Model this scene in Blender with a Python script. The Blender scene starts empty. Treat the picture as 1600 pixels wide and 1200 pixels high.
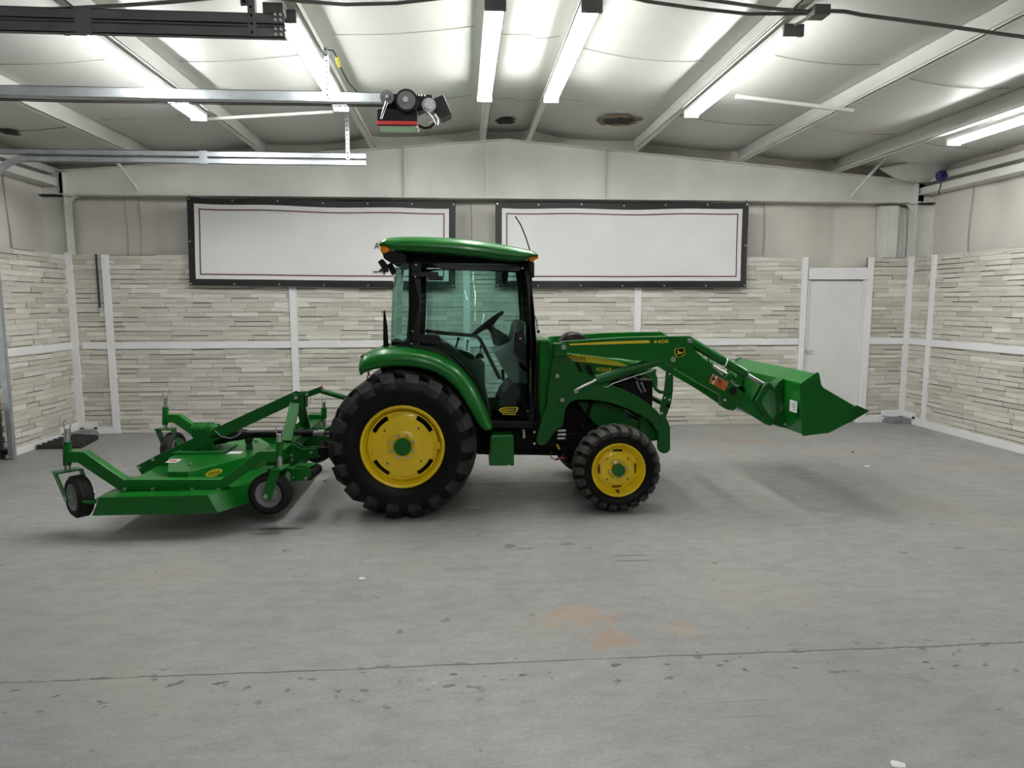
import bpy, bmesh, math, random
from mathutils import Vector, Matrix
random.seed(7)
scn = bpy.context.scene
COL = scn.collection
PI = math.pi

# ------------------------------------------------------------------ camera
HC, FPX, PITCH, YAW, ROLL = 1.79, 1070.4, .118, .0732, -.0015
_F = Vector((math.sin(YAW)*math.cos(PITCH), math.cos(YAW)*math.cos(PITCH), -math.sin(PITCH)))
_R = Vector((math.cos(YAW), -math.sin(YAW), 0)); _U = _R.cross(_F)
_R, _U = _R*math.cos(ROLL)+_U*math.sin(ROLL), -_R*math.sin(ROLL)+_U*math.cos(ROLL)
_C = Vector((0, 0, HC))
cd = bpy.data.cameras.new('camera'); cam = bpy.data.objects.new('camera', cd); COL.objects.link(cam)
cd.sensor_width = 36; cd.lens = FPX/1600*36; cd.clip_start = .05; cd.clip_end = 100
m3 = Matrix((_R, _U, -_F)).transposed()
cam.matrix_world = Matrix.Translation(_C) @ m3.to_4x4()
scn.camera = cam

# ------------------------------------------------------------------ world, exposure (the room is lit by its fluorescent tubes)
w = bpy.data.worlds.new('world'); scn.world = w; w.use_nodes = True
w.node_tree.nodes['Background'].inputs[0].default_value = (.9, .95, 1, 1)
w.node_tree.nodes['Background'].inputs[1].default_value = .05
scn.view_settings.view_transform = 'Standard'; scn.view_settings.look = 'None'
scn.view_settings.exposure = 0.0; scn.view_settings.gamma = 1
scn.view_settings.use_curve_mapping = False
TUBE_POWER = 64.0

# pixel -> point on a real plane of the place
def ray(u, v): return _F + _R*((u-800)/FPX) - _U*((v-600)/FPX)
def P(u, v, Y): d = ray(u, v); return _C + d*(Y/d.y)
def PZ(u, v, z=0): d = ray(u, v); return _C + d*((z-HC)/d.z)
def PX(u, v, X): d = ray(u, v); return _C + d*(X/d.x)

# ------------------------------------------------------------------ materials
MATS = {}
def srgb(r, g, b):
    f = lambda c: (c/255/12.92) if c/255 <= .04045 else ((c/255+.055)/1.055)**2.4
    return (f(r), f(g), f(b), 1)
def nodes(name):
    m = bpy.data.materials.new(name); m.use_nodes = True
    nt = m.node_tree; MATS[name] = m
    return m, nt, nt.nodes['Principled BSDF']
def N(nt, t, **kw):
    n = nt.nodes.new(t)
    for k, v in kw.items(): setattr(n, k, v)
    return n
def ramp(nt, stops):
    r = N(nt, 'ShaderNodeValToRGB'); e = r.color_ramp.elements
    while len(e) > 1: e.remove(e[-1])
    e[0].position, e[0].color = stops[0]
    for p, c in stops[1:]:
        x = e.new(p); x.color = c
    return r
def mul(c, k): return (c[0]*k, c[1]*k, c[2]*k, 1)
def mat(name, col, rough=.5, metal=0, var=.12, scale=6, bump=0, bscale=60, coat=0, stretch=(1, 1, 1), spec=.5):
    m, nt, b = nodes(name); L = nt.links.new
    tc = N(nt, 'ShaderNodeTexCoord'); mp = N(nt, 'ShaderNodeMapping'); mp.inputs['Scale'].default_value = stretch
    L(tc.outputs['Object'], mp.inputs[0])
    nz = N(nt, 'ShaderNodeTexNoise'); nz.inputs['Scale'].default_value = scale; nz.inputs['Detail'].default_value = 5
    L(mp.outputs[0], nz.inputs['Vector'])
    r = ramp(nt, [(.3, mul(col, 1-var)), (.7, mul(col, 1+var))]); L(nz.outputs[0], r.inputs[0]); L(r.outputs[0], b.inputs['Base Color'])
    b.inputs['Roughness'].default_value = rough; b.inputs['Metallic'].default_value = metal
    b.inputs['Specular IOR Level'].default_value = spec
    if coat: b.inputs['Coat Weight'].default_value = coat; b.inputs['Coat Roughness'].default_value = .08
    if bump:
        n2 = N(nt, 'ShaderNodeTexNoise'); n2.inputs['Scale'].default_value = bscale; n2.inputs['Detail'].default_value = 4
        L(mp.outputs[0], n2.inputs['Vector'])
        bp = N(nt, 'ShaderNodeBump'); bp.inputs['Strength'].default_value = bump; bp.inputs['Distance'].default_value = .01
        L(n2.outputs[0], bp.inputs['Height']); L(bp.outputs[0], b.inputs['Normal'])
    return m
GREEN = mat('green_paint', (.0035, .115, .010, 1), .30, var=.06, scale=3, coat=.15, spec=.3)
GREEND = mat('green_paint_satin', (.0035, .088, .010, 1), .42, var=.08, scale=4, coat=.05, spec=.3)
YEL = mat('yellow_paint', (.82, .57, .006, 1), .35, var=.05, scale=3, coat=.3)
YDEC = mat('yellow_decal', (.72, .56, .03, 1), .4, var=.03)
BLACK = mat('black_plastic', (.004, .004, .0045, 1), .4, var=.3, spec=.25)
BLACKD = mat('black_underbody', (.003, .0035, .0035, 1), .6, var=.4, spec=.15)
RUB = mat('rubber', (.0035, .0035, .004, 1), .5, var=.25, scale=9, bump=.15, bscale=40, spec=.18)
RUBL = mat('dusty_rubber_lug', (.021, .0205, .0205, 1), .5, var=.5, scale=11, bump=.2, bscale=50, spec=.3)
RUBF = mat('dusty_brown_rubber_lug', (.048, .045, .041, 1), .7, var=.5, scale=14, bump=.2, bscale=50, spec=.3)
RUBG = mat('worn_rubber', (.015, .0145, .014, 1), .7, var=.3, scale=14, bump=.2, spec=.25)
GREYP = mat('grey_interior', (.62, .625, .58, 1), .6, var=.08)
GREYD = mat('dark_grey_interior', (.06, .063, .063, 1), .6, var=.1)
STEEL = mat('zinc_steel', (.55, .56, .57, 1), .35, metal=.9, var=.12, scale=12)
GALV = mat('galvanised_track', (.50, .54, .57, 1), .38, metal=.85, var=.12, scale=8)
GALVD = mat('backlit_track_door_grey', (.17, .18, .185, 1), .5, metal=.3, var=.12, scale=8)  # near track's backlit shade put into a darker grey; also on the overhead door
GREYRIM = mat('grey_rim', (.22, .225, .23, 1), .45, metal=.2, var=.1)
WHITE = mat('white_trim_paint', (.80, .80, .81, 1), .45, var=.03, scale=3)
DOORW = mat('white_door_paint', (.74, .74, .73, 1), .4, var=.04, scale=2)
BEAMP = mat('white_steel_paint', (.72, .72, .68, 1), .5, var=.07, scale=2.2, bump=.05, bscale=8)
VINYL = mat('white_vinyl_insulation', (.62, .62, .585, 1), .42, var=.06, scale=1.1, bump=.25, bscale=2.2)
VINYLW = mat('cream_vinyl_wall', (.68, .655, .60, 1), .5, var=.10, scale=1.6, bump=.35, bscale=3.0, stretch=(1, 1, .35))
SEAM = mat('insulation_seam', (.40, .39, .36, 1), .6)
DARKV = mat('torn_dark', (.03, .025, .02, 1), .9, var=.4, scale=20)
BROWN = mat('water_stain_brown', (.26, .19, .12, 1), .9, var=.3, scale=14)
BANW = mat('banner_white', (.74, .74, .73, 1), .5, var=.04, scale=1.5)
BANB = mat('banner_black', (.008, .008, .009, 1), .5)
MAROON = mat('banner_maroon', (.11, .018, .035, 1), .5)
RED = mat('red_paint', (.28, .012, .015, 1), .4)
ORANGE = mat('orange_label', (.55, .13, .03, 1), .5)
PAPER = mat('white_label', (.75, .75, .72, 1), .6, var=.05)
BLUE = mat('blue_plastic', (.015, .02, .12, 1), .4)
CABLE = mat('grey_conduit', (.16, .16, .15, 1), .5, metal=.2)
CONC = mat('footing_concrete', (.17, .17, .18, 1), .8, var=.25, scale=12, bump=.4, bscale=20)
DARKST = mat('dark_steel', (.022, .02, .019, 1), .55, var=.3)
LAMPH = mat('light_housing', (.62, .62, .60, 1), .45)
LCAP = mat('light_end_cap', (.18, .18, .18, 1), .5)

m, nt, b = nodes('amber_lens'); b.inputs['Base Color'].default_value = (.9, .27, .01, 1); b.inputs['Roughness'].default_value = .15; AMBER = m
m, nt, b = nodes('tail_lens'); b.inputs['Base Color'].default_value = (.10, .02, .02, 1); b.inputs['Roughness'].default_value = .15; TAIL = m
m, nt, b = nodes('clear_lens'); b.inputs['Base Color'].default_value = (.5, .52, .5, 1); b.inputs['Roughness'].default_value = .1; b.inputs['Metallic'].default_value = .6; LENS = m
m, nt, b = nodes('fluorescent_tube'); b.inputs['Base Color'].default_value = (1, 1, 1, 1)
b.inputs['Emission Color'].default_value = (1, 1, .985, 1); b.inputs['Emission Strength'].default_value = TUBE_POWER; TUBE = m
def glass(name, tint, gl=1.0):
    m = bpy.data.materials.new(name); m.use_nodes = True; nt = m.node_tree; nt.nodes.clear(); L = nt.links.new
    o = N(nt, 'ShaderNodeOutputMaterial'); mx = N(nt, 'ShaderNodeMixShader'); t = N(nt, 'ShaderNodeBsdfTransparent')
    g = N(nt, 'ShaderNodeBsdfGlossy'); g.inputs['Roughness'].default_value = .02
    fr = N(nt, 'ShaderNodeFresnel'); fr.inputs[0].default_value = 1.45
    nz = N(nt, 'ShaderNodeTexNoise'); nz.inputs['Scale'].default_value = 2
    r = ramp(nt, [(0, mul(tint, .95)), (1, tint)]); L(nz.outputs[0], r.inputs[0]); L(r.outputs[0], t.inputs[0])
    L(fr.outputs[0], mx.inputs[0]); L(t.outputs[0], mx.inputs[1]); L(g.outputs[0], mx.inputs[2]); L(mx.outputs[0], o.inputs[0])
    return m
GLASS = glass('tinted_cab_glass', (.74, .875, .845, 1))

# wall planks: pale grey-beige strips, each its own tone
def plank_mat():
    m, nt, b = nodes('pale_stone_plank'); L = nt.links.new
    oi = N(nt, 'ShaderNodeObjectInfo'); ge = N(nt, 'ShaderNodeNewGeometry')
    ad = N(nt, 'ShaderNodeMath', operation='ADD'); L(oi.outputs['Random'], ad.inputs[0]); L(ge.outputs['Random Per Island'], ad.inputs[1])
    fr = N(nt, 'ShaderNodeMath', operation='FRACT'); L(ad.outputs[0], fr.inputs[0])
    r = ramp(nt, [(0, srgb(190, 186, 176)), (.3, srgb(203, 199, 189)), (.75, srgb(212, 208, 199)), (1, srgb(226, 223, 215))])
    L(fr.outputs[0], r.inputs[0])
    mp = N(nt, 'ShaderNodeMapping'); mp.inputs['Scale'].default_value = (2.0, 2.0, 40)
    L(ge.outputs['Position'], mp.inputs[0])
    nz = N(nt, 'ShaderNodeTexNoise'); nz.inputs['Scale'].default_value = 1.6; nz.inputs['Detail'].default_value = 6; nz.inputs['Roughness'].default_value = .65
    L(mp.outputs[0], nz.inputs['Vector'])
    r2 = ramp(nt, [(.27, (.38, .36, .33, 1)), (.36, (.74, .73, .71, 1)), (.48, (.92, .92, .91, 1)), (.62, (1, 1, 1, 1))]); L(nz.outputs[0], r2.inputs[0])
    mx = N(nt, 'ShaderNodeMix', data_type='RGBA', blend_type='MULTIPLY'); mx.inputs[0].default_value = .95
    L(r.outputs[0], mx.inputs[6]); L(r2.outputs[0], mx.inputs[7]); L(mx.outputs[2], b.inputs['Base Color'])
    b.inputs['Roughness'].default_value = .55
    return m
PLANK = plank_mat()
BACKING = mat('plank_backing', (.10, .095, .085, 1), .8)  # dark tone paints in the shadow lines of the gaps between strips

# floor: painted grey concrete with slab joints, stains and flaked patches
J0, J1 = PZ(0, 1067).y, PZ(735, 757).y
def floor_mat():
    m, nt, b = nodes('painted_concrete_floor'); L = nt.links.new
    ge = N(nt, 'ShaderNodeNewGeometry'); pos = ge.outputs['Position']
    def noise(scale, detail=5, rough=.5, st=(1, 1, 1)):
        mp = N(nt, 'ShaderNodeMapping'); mp.inputs['Scale'].default_value = st; L(pos, mp.inputs[0])
        n = N(nt, 'ShaderNodeTexNoise'); n.inputs['Scale'].default_value = scale; n.inputs['Detail'].default_value = detail; n.inputs['Roughness'].default_value = rough
        L(mp.outputs[0], n.inputs['Vector']); return n.outputs[0]
    def mixc(fac, a, bc, blend='MIX'):
        x = N(nt, 'ShaderNodeMix', data_type='RGBA', blend_type=blend)
        if isinstance(fac, float): x.inputs[0].default_value = fac
        else: L(fac, x.inputs[0])
        for s, v in ((6, a), (7, bc)):
            if isinstance(v, tuple): x.inputs[s].default_value = v
            else: L(v, x.inputs[s])
        return x.outputs[2]
    def mth(op, a, bb=None, clamp=False):
        x = N(nt, 'ShaderNodeMath', operation=op); x.use_clamp = clamp
        for i, v in enumerate((a, bb)):
            if v is None: continue
            if isinstance(v, (int, float)): x.inputs[i].default_value = v
            else: L(v, x.inputs[i])
        return x.outputs[0]
    def rmp(f, stops): r = ramp(nt, stops); L(f, r.inputs[0]); return r.outputs[0]
    base = rmp(noise(.55, 4, .6), [(.3, srgb(138, 139, 140)), (.7, srgb(158, 158, 155))])
    fine = rmp(noise(5, 5, .7, (1, 2.2, 1)), [(.32, (.76, .76, .76, 1)), (.58, (1, 1, 1, 1))])
    c = mixc(.85, base, fine, 'MULTIPLY')
    grain = rmp(noise(38, 4, .8, (1, 1.8, 1)), [(.32, (.74, .74, .74, 1)), (.56, (1, 1, 1, 1))]); c = mixc(.8, c, grain, 'MULTIPLY')
    warm = rmp(noise(.8, 3, .5), [(.5, (0, 0, 0, 1)), (.7, (1, 1, 1, 1))])
    c = mixc(mth('MULTIPLY', warm, .35), c, srgb(158, 152, 138))
    # scuffs and scratches
    scu = rmp(noise(2.6, 6, .78, (1, 3, 1)), [(.64, (0, 0, 0, 1)), (.72, (1, 1, 1, 1))]); c = mixc(mth('MULTIPLY', scu, .6), c, srgb(120, 120, 118))
    lig = rmp(noise(3.4, 6, .8, (1.4, 3, 2)), [(.63, (0, 0, 0, 1)), (.70, (1, 1, 1, 1))]); c = mixc(mth('MULTIPLY', lig, .5), c, srgb(190, 190, 188))
    sx = N(nt, 'ShaderNodeSeparateXYZ'); L(pos, sx.inputs[0])
    wob = mth('MULTIPLY', mth('SUBTRACT', noise(3, 6, .7), .5), .05)
    brk = rmp(noise(2.3, 4, .6), [(.42, (0, 0, 0, 1)), (.52, (1, 1, 1, 1))])
    for jy, wd, st in ((J0, .0065, .8), (J1, .016, .9), (J0-3.41, .007, .8)):
        d = mth('ABSOLUTE', mth('ADD', mth('SUBTRACT', sx.outputs[1], jy), wob))
        f = mth('SUBTRACT', 1.0, mth('DIVIDE', d, wd), True)
        f = mth('MULTIPLY', f, mth('ADD', mth('MULTIPLY', brk, .7), .3))
        if jy == J1:
            seg = mth('MULTIPLY', mth('SUBTRACT', .95, mth('ABSOLUTE', mth('SUBTRACT', sx.outputs[0], .5))), 4, True)
            f = mth('MULTIPLY', f, mth('ADD', mth('MULTIPLY', seg, .9), .06))
        c = mixc(mth('MULTIPLY', mth('MULTIPLY', f, 3, True), st), c, srgb(52, 50, 47))
    # flaked pits along the near joint
    pit = rmp(noise(9, 3, .5, (1, 1.7, 1)), [(.635, (0, 0, 0, 1)), (.655, (1, 1, 1, 1))])
    d = mth('ABSOLUTE', mth('SUBTRACT', sx.outputs[1], J0-.12)); f = mth('SUBTRACT', 1.0, mth('DIVIDE', d, .28), True)
    c = mixc(mth('MULTIPLY', mth('MULTIPLY', pit, f), .9, True), c, srgb(66, 66, 64))
    pit2 = rmp(noise(6.5, 3, .5, (1, 1.3, 1)), [(.70, (0, 0, 0, 1)), (.715, (1, 1, 1, 1))]); c = mixc(mth('MULTIPLY', pit2, .6), c, srgb(84, 84, 80))
    # stains with a shape of their own: (pixel, half sizes in metres, colour, strength)
    n_edge = noise(7, 5, .75); gritty = rmp(noise(34, 6, .8), [(.40, (.15, .15, .15, 1)), (.60, (1, 1, 1, 1))])
    for (u, v, a, bb, colr, st) in [
        (905, 963, .26, .16, srgb(168, 134, 100), .75), (960, 998, .16, .14, srgb(164, 128, 94), .8), (1065, 982, .16, .12, srgb(172, 146, 108), .5),
        (1180, 690, .55, .16, srgb(150, 124, 84), .6), (1090, 697, .22, .10, srgb(150, 118, 70), .6), (1330, 702, .7, .2, srgb(158, 140, 112), .45),
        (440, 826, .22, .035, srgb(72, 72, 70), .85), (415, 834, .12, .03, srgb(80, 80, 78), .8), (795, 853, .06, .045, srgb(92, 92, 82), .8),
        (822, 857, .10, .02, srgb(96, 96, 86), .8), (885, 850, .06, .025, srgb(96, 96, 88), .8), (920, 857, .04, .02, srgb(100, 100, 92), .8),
        (738, 793, .10, .03, srgb(205, 205, 200), .8), (785, 771, .07, .02, srgb(196, 196, 190), .6), (740, 888, .16, .07, srgb(120, 120, 116), .5),
        (1235, 820, .1, .03, srgb(110, 110, 104), .6), (1496, 856, .07, .025, srgb(96, 94, 90), .7), (985, 868, .15, .008, srgb(70, 66, 58), .9), (988, 876, .16, .008, srgb(70, 66, 58), .9),
        (160, 1060, .11, .015, srgb(70, 70, 68), .8), (655, 795, .5, .14, srgb(120, 120, 118), .35)]:
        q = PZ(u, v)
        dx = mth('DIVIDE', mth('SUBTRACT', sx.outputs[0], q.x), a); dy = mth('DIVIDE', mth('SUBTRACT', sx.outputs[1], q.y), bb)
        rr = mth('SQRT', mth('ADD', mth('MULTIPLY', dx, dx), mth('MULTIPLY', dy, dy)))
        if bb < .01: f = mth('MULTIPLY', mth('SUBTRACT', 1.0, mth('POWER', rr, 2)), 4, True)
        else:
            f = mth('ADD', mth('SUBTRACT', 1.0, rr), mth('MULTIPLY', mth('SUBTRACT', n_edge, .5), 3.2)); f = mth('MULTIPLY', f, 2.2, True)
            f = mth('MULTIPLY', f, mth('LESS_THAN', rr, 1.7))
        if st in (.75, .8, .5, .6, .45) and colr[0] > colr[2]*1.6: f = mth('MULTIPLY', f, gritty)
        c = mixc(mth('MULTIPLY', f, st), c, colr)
    # long scratches and drag marks
    w1 = rmp(noise(1.3, 2, .5, (1, 26, 1)), [(.665, (0, 0, 0, 1)), (.69, (1, 1, 1, 1))]); w2 = rmp(noise(1.1, 3, .5), [(.5, (0, 0, 0, 1)), (.6, (1, 1, 1, 1))])
    c = mixc(mth('MULTIPLY', mth('MULTIPLY', w1, w2), .4), c, srgb(112, 112, 110))
    L(c, b.inputs['Base Color'])
    rg = rmp(noise(1.6, 5), [(.3, (.42, .42, .42, 1)), (.7, (.62, .62, .62, 1))]); L(rg, b.inputs['Roughness'])
    b.inputs['Specular IOR Level'].default_value = .4
    bp = N(nt, 'ShaderNodeBump'); bp.inputs['Strength'].default_value = .5; bp.inputs['Distance'].default_value = .006
    L(noise(16, 5, .75), bp.inputs['Height']); L(bp.outputs[0], b.inputs['Normal'])
    return m
FLOOR = floor_mat()

# ------------------------------------------------------------------ mesh helpers
class MB:
    def __init__(s): s.v = []; s.f = []; s.sm = []
    def add(s, vs, fs, smooth=False):
        o = len(s.v); s.v += [tuple(x) for x in vs]; s.f += [tuple(i+o for i in f) for f in fs]; s.sm += [smooth]*len(fs); return s
    def box(s, lo, hi):
        x0, y0, z0 = lo; x1, y1, z1 = hi
        return s.add([(x0, y0, z0), (x1, y0, z0), (x1, y1, z0), (x0, y1, z0), (x0, y0, z1), (x1, y0, z1), (x1, y1, z1), (x0, y1, z1)],
                     [(0, 3, 2, 1), (4, 5, 6, 7), (0, 1, 5, 4), (1, 2, 6, 5), (2, 3, 7, 6), (3, 0, 4, 7)])
    def bar(s, p, q, wd, ht, up=(0, 0, 1)):          # rectangular bar between two points
        p, q = Vector(p), Vector(q); d = (q-p).normalized(); up = Vector(up)
        if abs(d.dot(up)) > .98: up = Vector((0, 1, 0))
        a = d.cross(up).normalized()*wd/2; c = d.cross(a).normalized()*ht/2
        vs = [p-a-c, p+a-c, p+a+c, p-a+c, q-a-c, q+a-c, q+a+c, q-a+c]
        return s.add(vs, [(0, 1, 2, 3), (7, 6, 5, 4), (0, 4, 5, 1), (1, 5, 6, 2), (2, 6, 7, 3), (3, 7, 4, 0)])
    def cyl(s, p, q, r, n=14, r2=None, cap=True):
        p, q = Vector(p), Vector(q); d = (q-p).normalized(); r2 = r if r2 is None else r2
        t = Vector((0, 0, 1)) if abs(d.z) < .9 else Vector((1, 0, 0)); a = d.cross(t).normalized(); c = d.cross(a)
        vs = []
        for k in range(n):
            an = 2*PI*k/n; e = a*math.cos(an)+c*math.sin(an); vs += [p+e*r, q+e*r2]
        s.add(vs, [(2*k, 2*((k+1) % n), 2*((k+1) % n)+1, 2*k+1) for k in range(n)], True)
        if cap: s.add([vs[2*k] for k in range(n)], [tuple(range(n-1, -1, -1))]); s.add([vs[2*k+1] for k in range(n)], [tuple(range(n))])
        return s
    def tube(s, pts, r, n=8):
        pts = [Vector(p) for p in pts]; rings = []; prev = None
        for i, p in enumerate(pts):
            d = (pts[min(i+1, len(pts)-1)]-pts[max(i-1, 0)]).normalized()
            if prev is None:
                t = Vector((0, 0, 1)) if abs(d.z) < .9 else Vector((1, 0, 0)); a = d.cross(t).normalized()
            else: a = (prev-d*prev.dot(d)).normalized()
            prev = a; c = d.cross(a); rings.append([p+(a*math.cos(2*PI*k/n)+c*math.sin(2*PI*k/n))*r for k in range(n)])
        vs = [v for rg in rings for v in rg]; fs = []
        for i in range(len(rings)-1):
            for k in range(n): fs.append((i*n+k, i*n+(k+1) % n, (i+1)*n+(k+1) % n, (i+1)*n+k))
        s.add(vs, fs, True); s.add(rings[0], [tuple(range(n-1, -1, -1))]); s.add(rings[-1], [tuple(range(n))]); return s
    def prism(s, pts, y0, y1):                       # polygon of (x, z) pulled along y
        n = len(pts)
        ar = sum(pts[i][0]*pts[(i+1) % n][1]-pts[(i+1) % n][0]*pts[i][1] for i in range(n))
        if ar < 0: pts = pts[::-1]
        vs = [(x, y0, z) for x, z in pts]+[(x, y1, z) for x, z in pts]
        return s.add(vs, [tuple(range(n)), tuple(range(2*n-1, n-1, -1))]+[(i, i+n, (i+1) % n+n, (i+1) % n) for i in range(n)])
    def prismz(s, pts, z0, z1):                      # polygon of (x, y) pulled along z
        n = len(pts); vs = [(x, y, z0) for x, y in pts]+[(x, y, z1) for x, y in pts]
        ar = sum(pts[i][0]*pts[(i+1) % n][1]-pts[(i+1) % n][0]*pts[i][1] for i in range(n))
        fs = [tuple(range(n-1, -1, -1)), tuple(range(n, 2*n))]+[(i, (i+1) % n, (i+1) % n+n, i+n) for i in range(n)]
        return s.add(vs, fs if ar > 0 else [f[::-1] for f in fs])
    def lathe(s, cx, cz, prof, n=48, smooth=True):   # profile of (r, y) turned about a y axis
        vs = []; m_ = len(prof)
        for k in range(n):
            a = 2*PI*k/n; vs += [(cx+r*math.cos(a), y, cz+r*math.sin(a)) for r, y in prof]
        fs = [(k*m_+i, k*m_+i+1, ((k+1) % n)*m_+i+1, ((k+1) % n)*m_+i) for k in range(n) for i in range(m_-1)]
        return s.add(vs, fs, smooth)
    def grid(s, rows, smooth=True, flip=False):
        n = len(rows[0]); vs = [p for r in rows for p in r]
        fs = [(i*n+k, i*n+k+1, (i+1)*n+k+1, (i+1)*n+k) for i in range(len(rows)-1) for k in range(n-1)]
        return s.add(vs, [f[::-1] for f in fs] if flip else fs, smooth)
    def make(s, name, mt, parent=None, bevel=0, seg=2, weld=False):
        me = bpy.data.meshes.new(name); me.from_pydata(s.v, [], s.f); me.materials.append(mt)
        me.polygons.foreach_set('use_smooth', s.sm)
        bm = bmesh.new(); bm.from_mesh(me)
        if weld: bmesh.ops.remove_doubles(bm, verts=bm.verts, dist=1e-5)
        bmesh.ops.recalc_face_normals(bm, faces=bm.faces); bm.to_mesh(me); bm.free(); me.update()
        o = bpy.data.objects.new(name, me); COL.objects.link(o)
        if parent: attach(o, parent)
        if bevel:
            md = o.modifiers.new('bevel', 'BEVEL'); md.width = bevel; md.segments = seg; md.limit_method = 'ANGLE'; md.angle_limit = .6; md.harden_normals = False
        return o
def attach(o, parent):
    o.parent = parent
    if parent.type == 'EMPTY' : o.matrix_parent_inverse = Matrix.Translation(parent.location).inverted()
def tag(o, label=None, cat=None, group=None, kind=None):
    for k, v in (('label', label), ('category', cat), ('group', group), ('kind', kind)):
        if v: o[k] = v
    return o
def thing(name, loc, label, cat, group=None):
    o = bpy.data.objects.new(name, None); o.location = loc; o.empty_display_size = .1; COL.objects.link(o)
    return tag(o, label, cat, group)
def px2(pts, Y): return [(q.x, q.z) for q in (P(u, v, Y) for u, v in pts)]
def plate(name, pts, Y0, Y1, mt, parent, bevel=.004, Yref=None):
    return MB().prism(px2(pts, Y0 if Yref is None else Yref), Y0, Y1).make(name, mt, parent, bevel)
_bolts = {}
def bolt(p, r=.012, name='bolt', mt=None, parent=None, d=.012, n=6):
    mt = mt or STEEL; key = (round(r, 4), round(d, 4), mt.name, n)
    if key not in _bolts:
        o = MB().cyl((0, d/2, 0), (0, -d/2, 0), r, n).make(name, mt); _bolts[key] = o.data
    else: o = bpy.data.objects.new(name, _bolts[key]); COL.objects.link(o)
    o.location = p
    if parent: attach(o, parent)
    return o
_tn = [0]
def text(name, s, p, h, mt, parent, width=None, shear=0, slope=0, extr=.0006, axis='front'):
    c = bpy.data.curves.new('lettering', 'FONT'); c.body = s; c.size = 1; c.extrude = 0; c.shear = shear; c.offset = .004
    o = bpy.data.objects.new('lettering', c); COL.objects.link(o)
    dg = bpy.context.evaluated_depsgraph_get(); me = bpy.data.meshes.new_from_object(o.evaluated_get(dg)); bpy.data.objects.remove(o)
    xs = [v.co.x for v in me.vertices]; ys = [v.co.y for v in me.vertices]
    sy = h/(max(ys)-min(ys)); sx = sy if width is None else width/(max(xs)-min(xs)); x0 = min(xs); y0 = min(ys)
    for v in me.vertices:
        X = (v.co.x-x0)*sx; Z = (v.co.y-y0)*sy + X*slope; v.co = (p[0]+X, p[1], p[2]+Z)
    me.materials.clear(); me.materials.append(mt); me.name = name
    o = bpy.data.objects.new(name, me); COL.objects.link(o)
    if parent: attach(o, parent)
    return o

# ------------------------------------------------------------------ room shell
XL, XR, YB, YF = -5.30, 6.64, 9.75, -9.0          # cladding planes
XLW, XRW, YBW = -5.62, 6.96, 10.06                # insulated walls behind them
XM = .66
def zpur(x): return 4.05-abs(x-XM)*.083           # underside of the purlins
fl = MB().box((XLW-.1, YF-.1, -.12), (XRW+.1, YBW+.1, 0)).make('floor', FLOOR); tag(fl, 'grey painted concrete floor with joints, flaked pits and rust stains', kind='structure')

def wavy(name, f, nu, nv, mt, label):
    rows = [[f(i/nu, j/nv) for j in range(nv+1)] for i in range(nu+1)]
    o = MB().grid(rows).make(name, mt); return tag(o, label, kind='structure')
def bul(t, n, a): return a*abs(math.sin(PI*t*n))**.6
wavy('wall_back', lambda s, t: (XLW+(XRW-XLW)*s, YBW-bul(s, 9, .05)-.012*math.sin(s*71+t*9), 4.35*t), 180, 24, VINYLW, 'cream insulated back wall above the plank cladding')
wavy('wall_left', lambda s, t: (XLW+bul(s, 13, .05)+.010*math.sin(s*61+t*7), YF+(YBW-YF)*s, 3.8*t), 160, 20, VINYLW, 'insulated left wall above the plank cladding')
wavy('wall_right', lambda s, t: (XRW-bul(s, 13, .05)-.010*math.sin(s*57+t*8), YF+(YBW-YF)*s, 3.8*t), 160, 20, VINYLW, 'insulated right wall above the plank cladding')
tag(MB().box((XLW, YF-.08, 0), (XRW, YF, 4.4)).make('wall_front', VINYLW), 'insulated wall behind the viewer', kind='structure')
WALLS = {n: bpy.data.objects[n] for n in ('wall_back', 'wall_left', 'wall_right')}

# stitched joints of the wall insulation
def wseam(wall, f, n=14, r=.008): MB().tube([f(k/n) for k in range(n+1)], r, 5).make('insulation_seam', SEAM, WALLS[wall])
for y in (9.0, 7.75, 6.5): wseam('wall_right', lambda t: (XRW-.062-.008*math.sin(y*3+t*5), y+.03*math.sin(t*4), 2.40+1.1*t))
for y in (9.05, 7.8, 6.55): wseam('wall_left', lambda t: (XLW+.062+.008*math.sin(y*3+t*5), y+.03*math.sin(t*4+1), 2.40+1.1*t))
for u in (194, 215, 1195, 735): wseam('wall_back', lambda t: (P(u, 350, 9.95).x+.02*math.sin(t*4), YBW-.062-.01*math.sin(u+t*4), 2.40+1.1*t), 14, .006)
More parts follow.
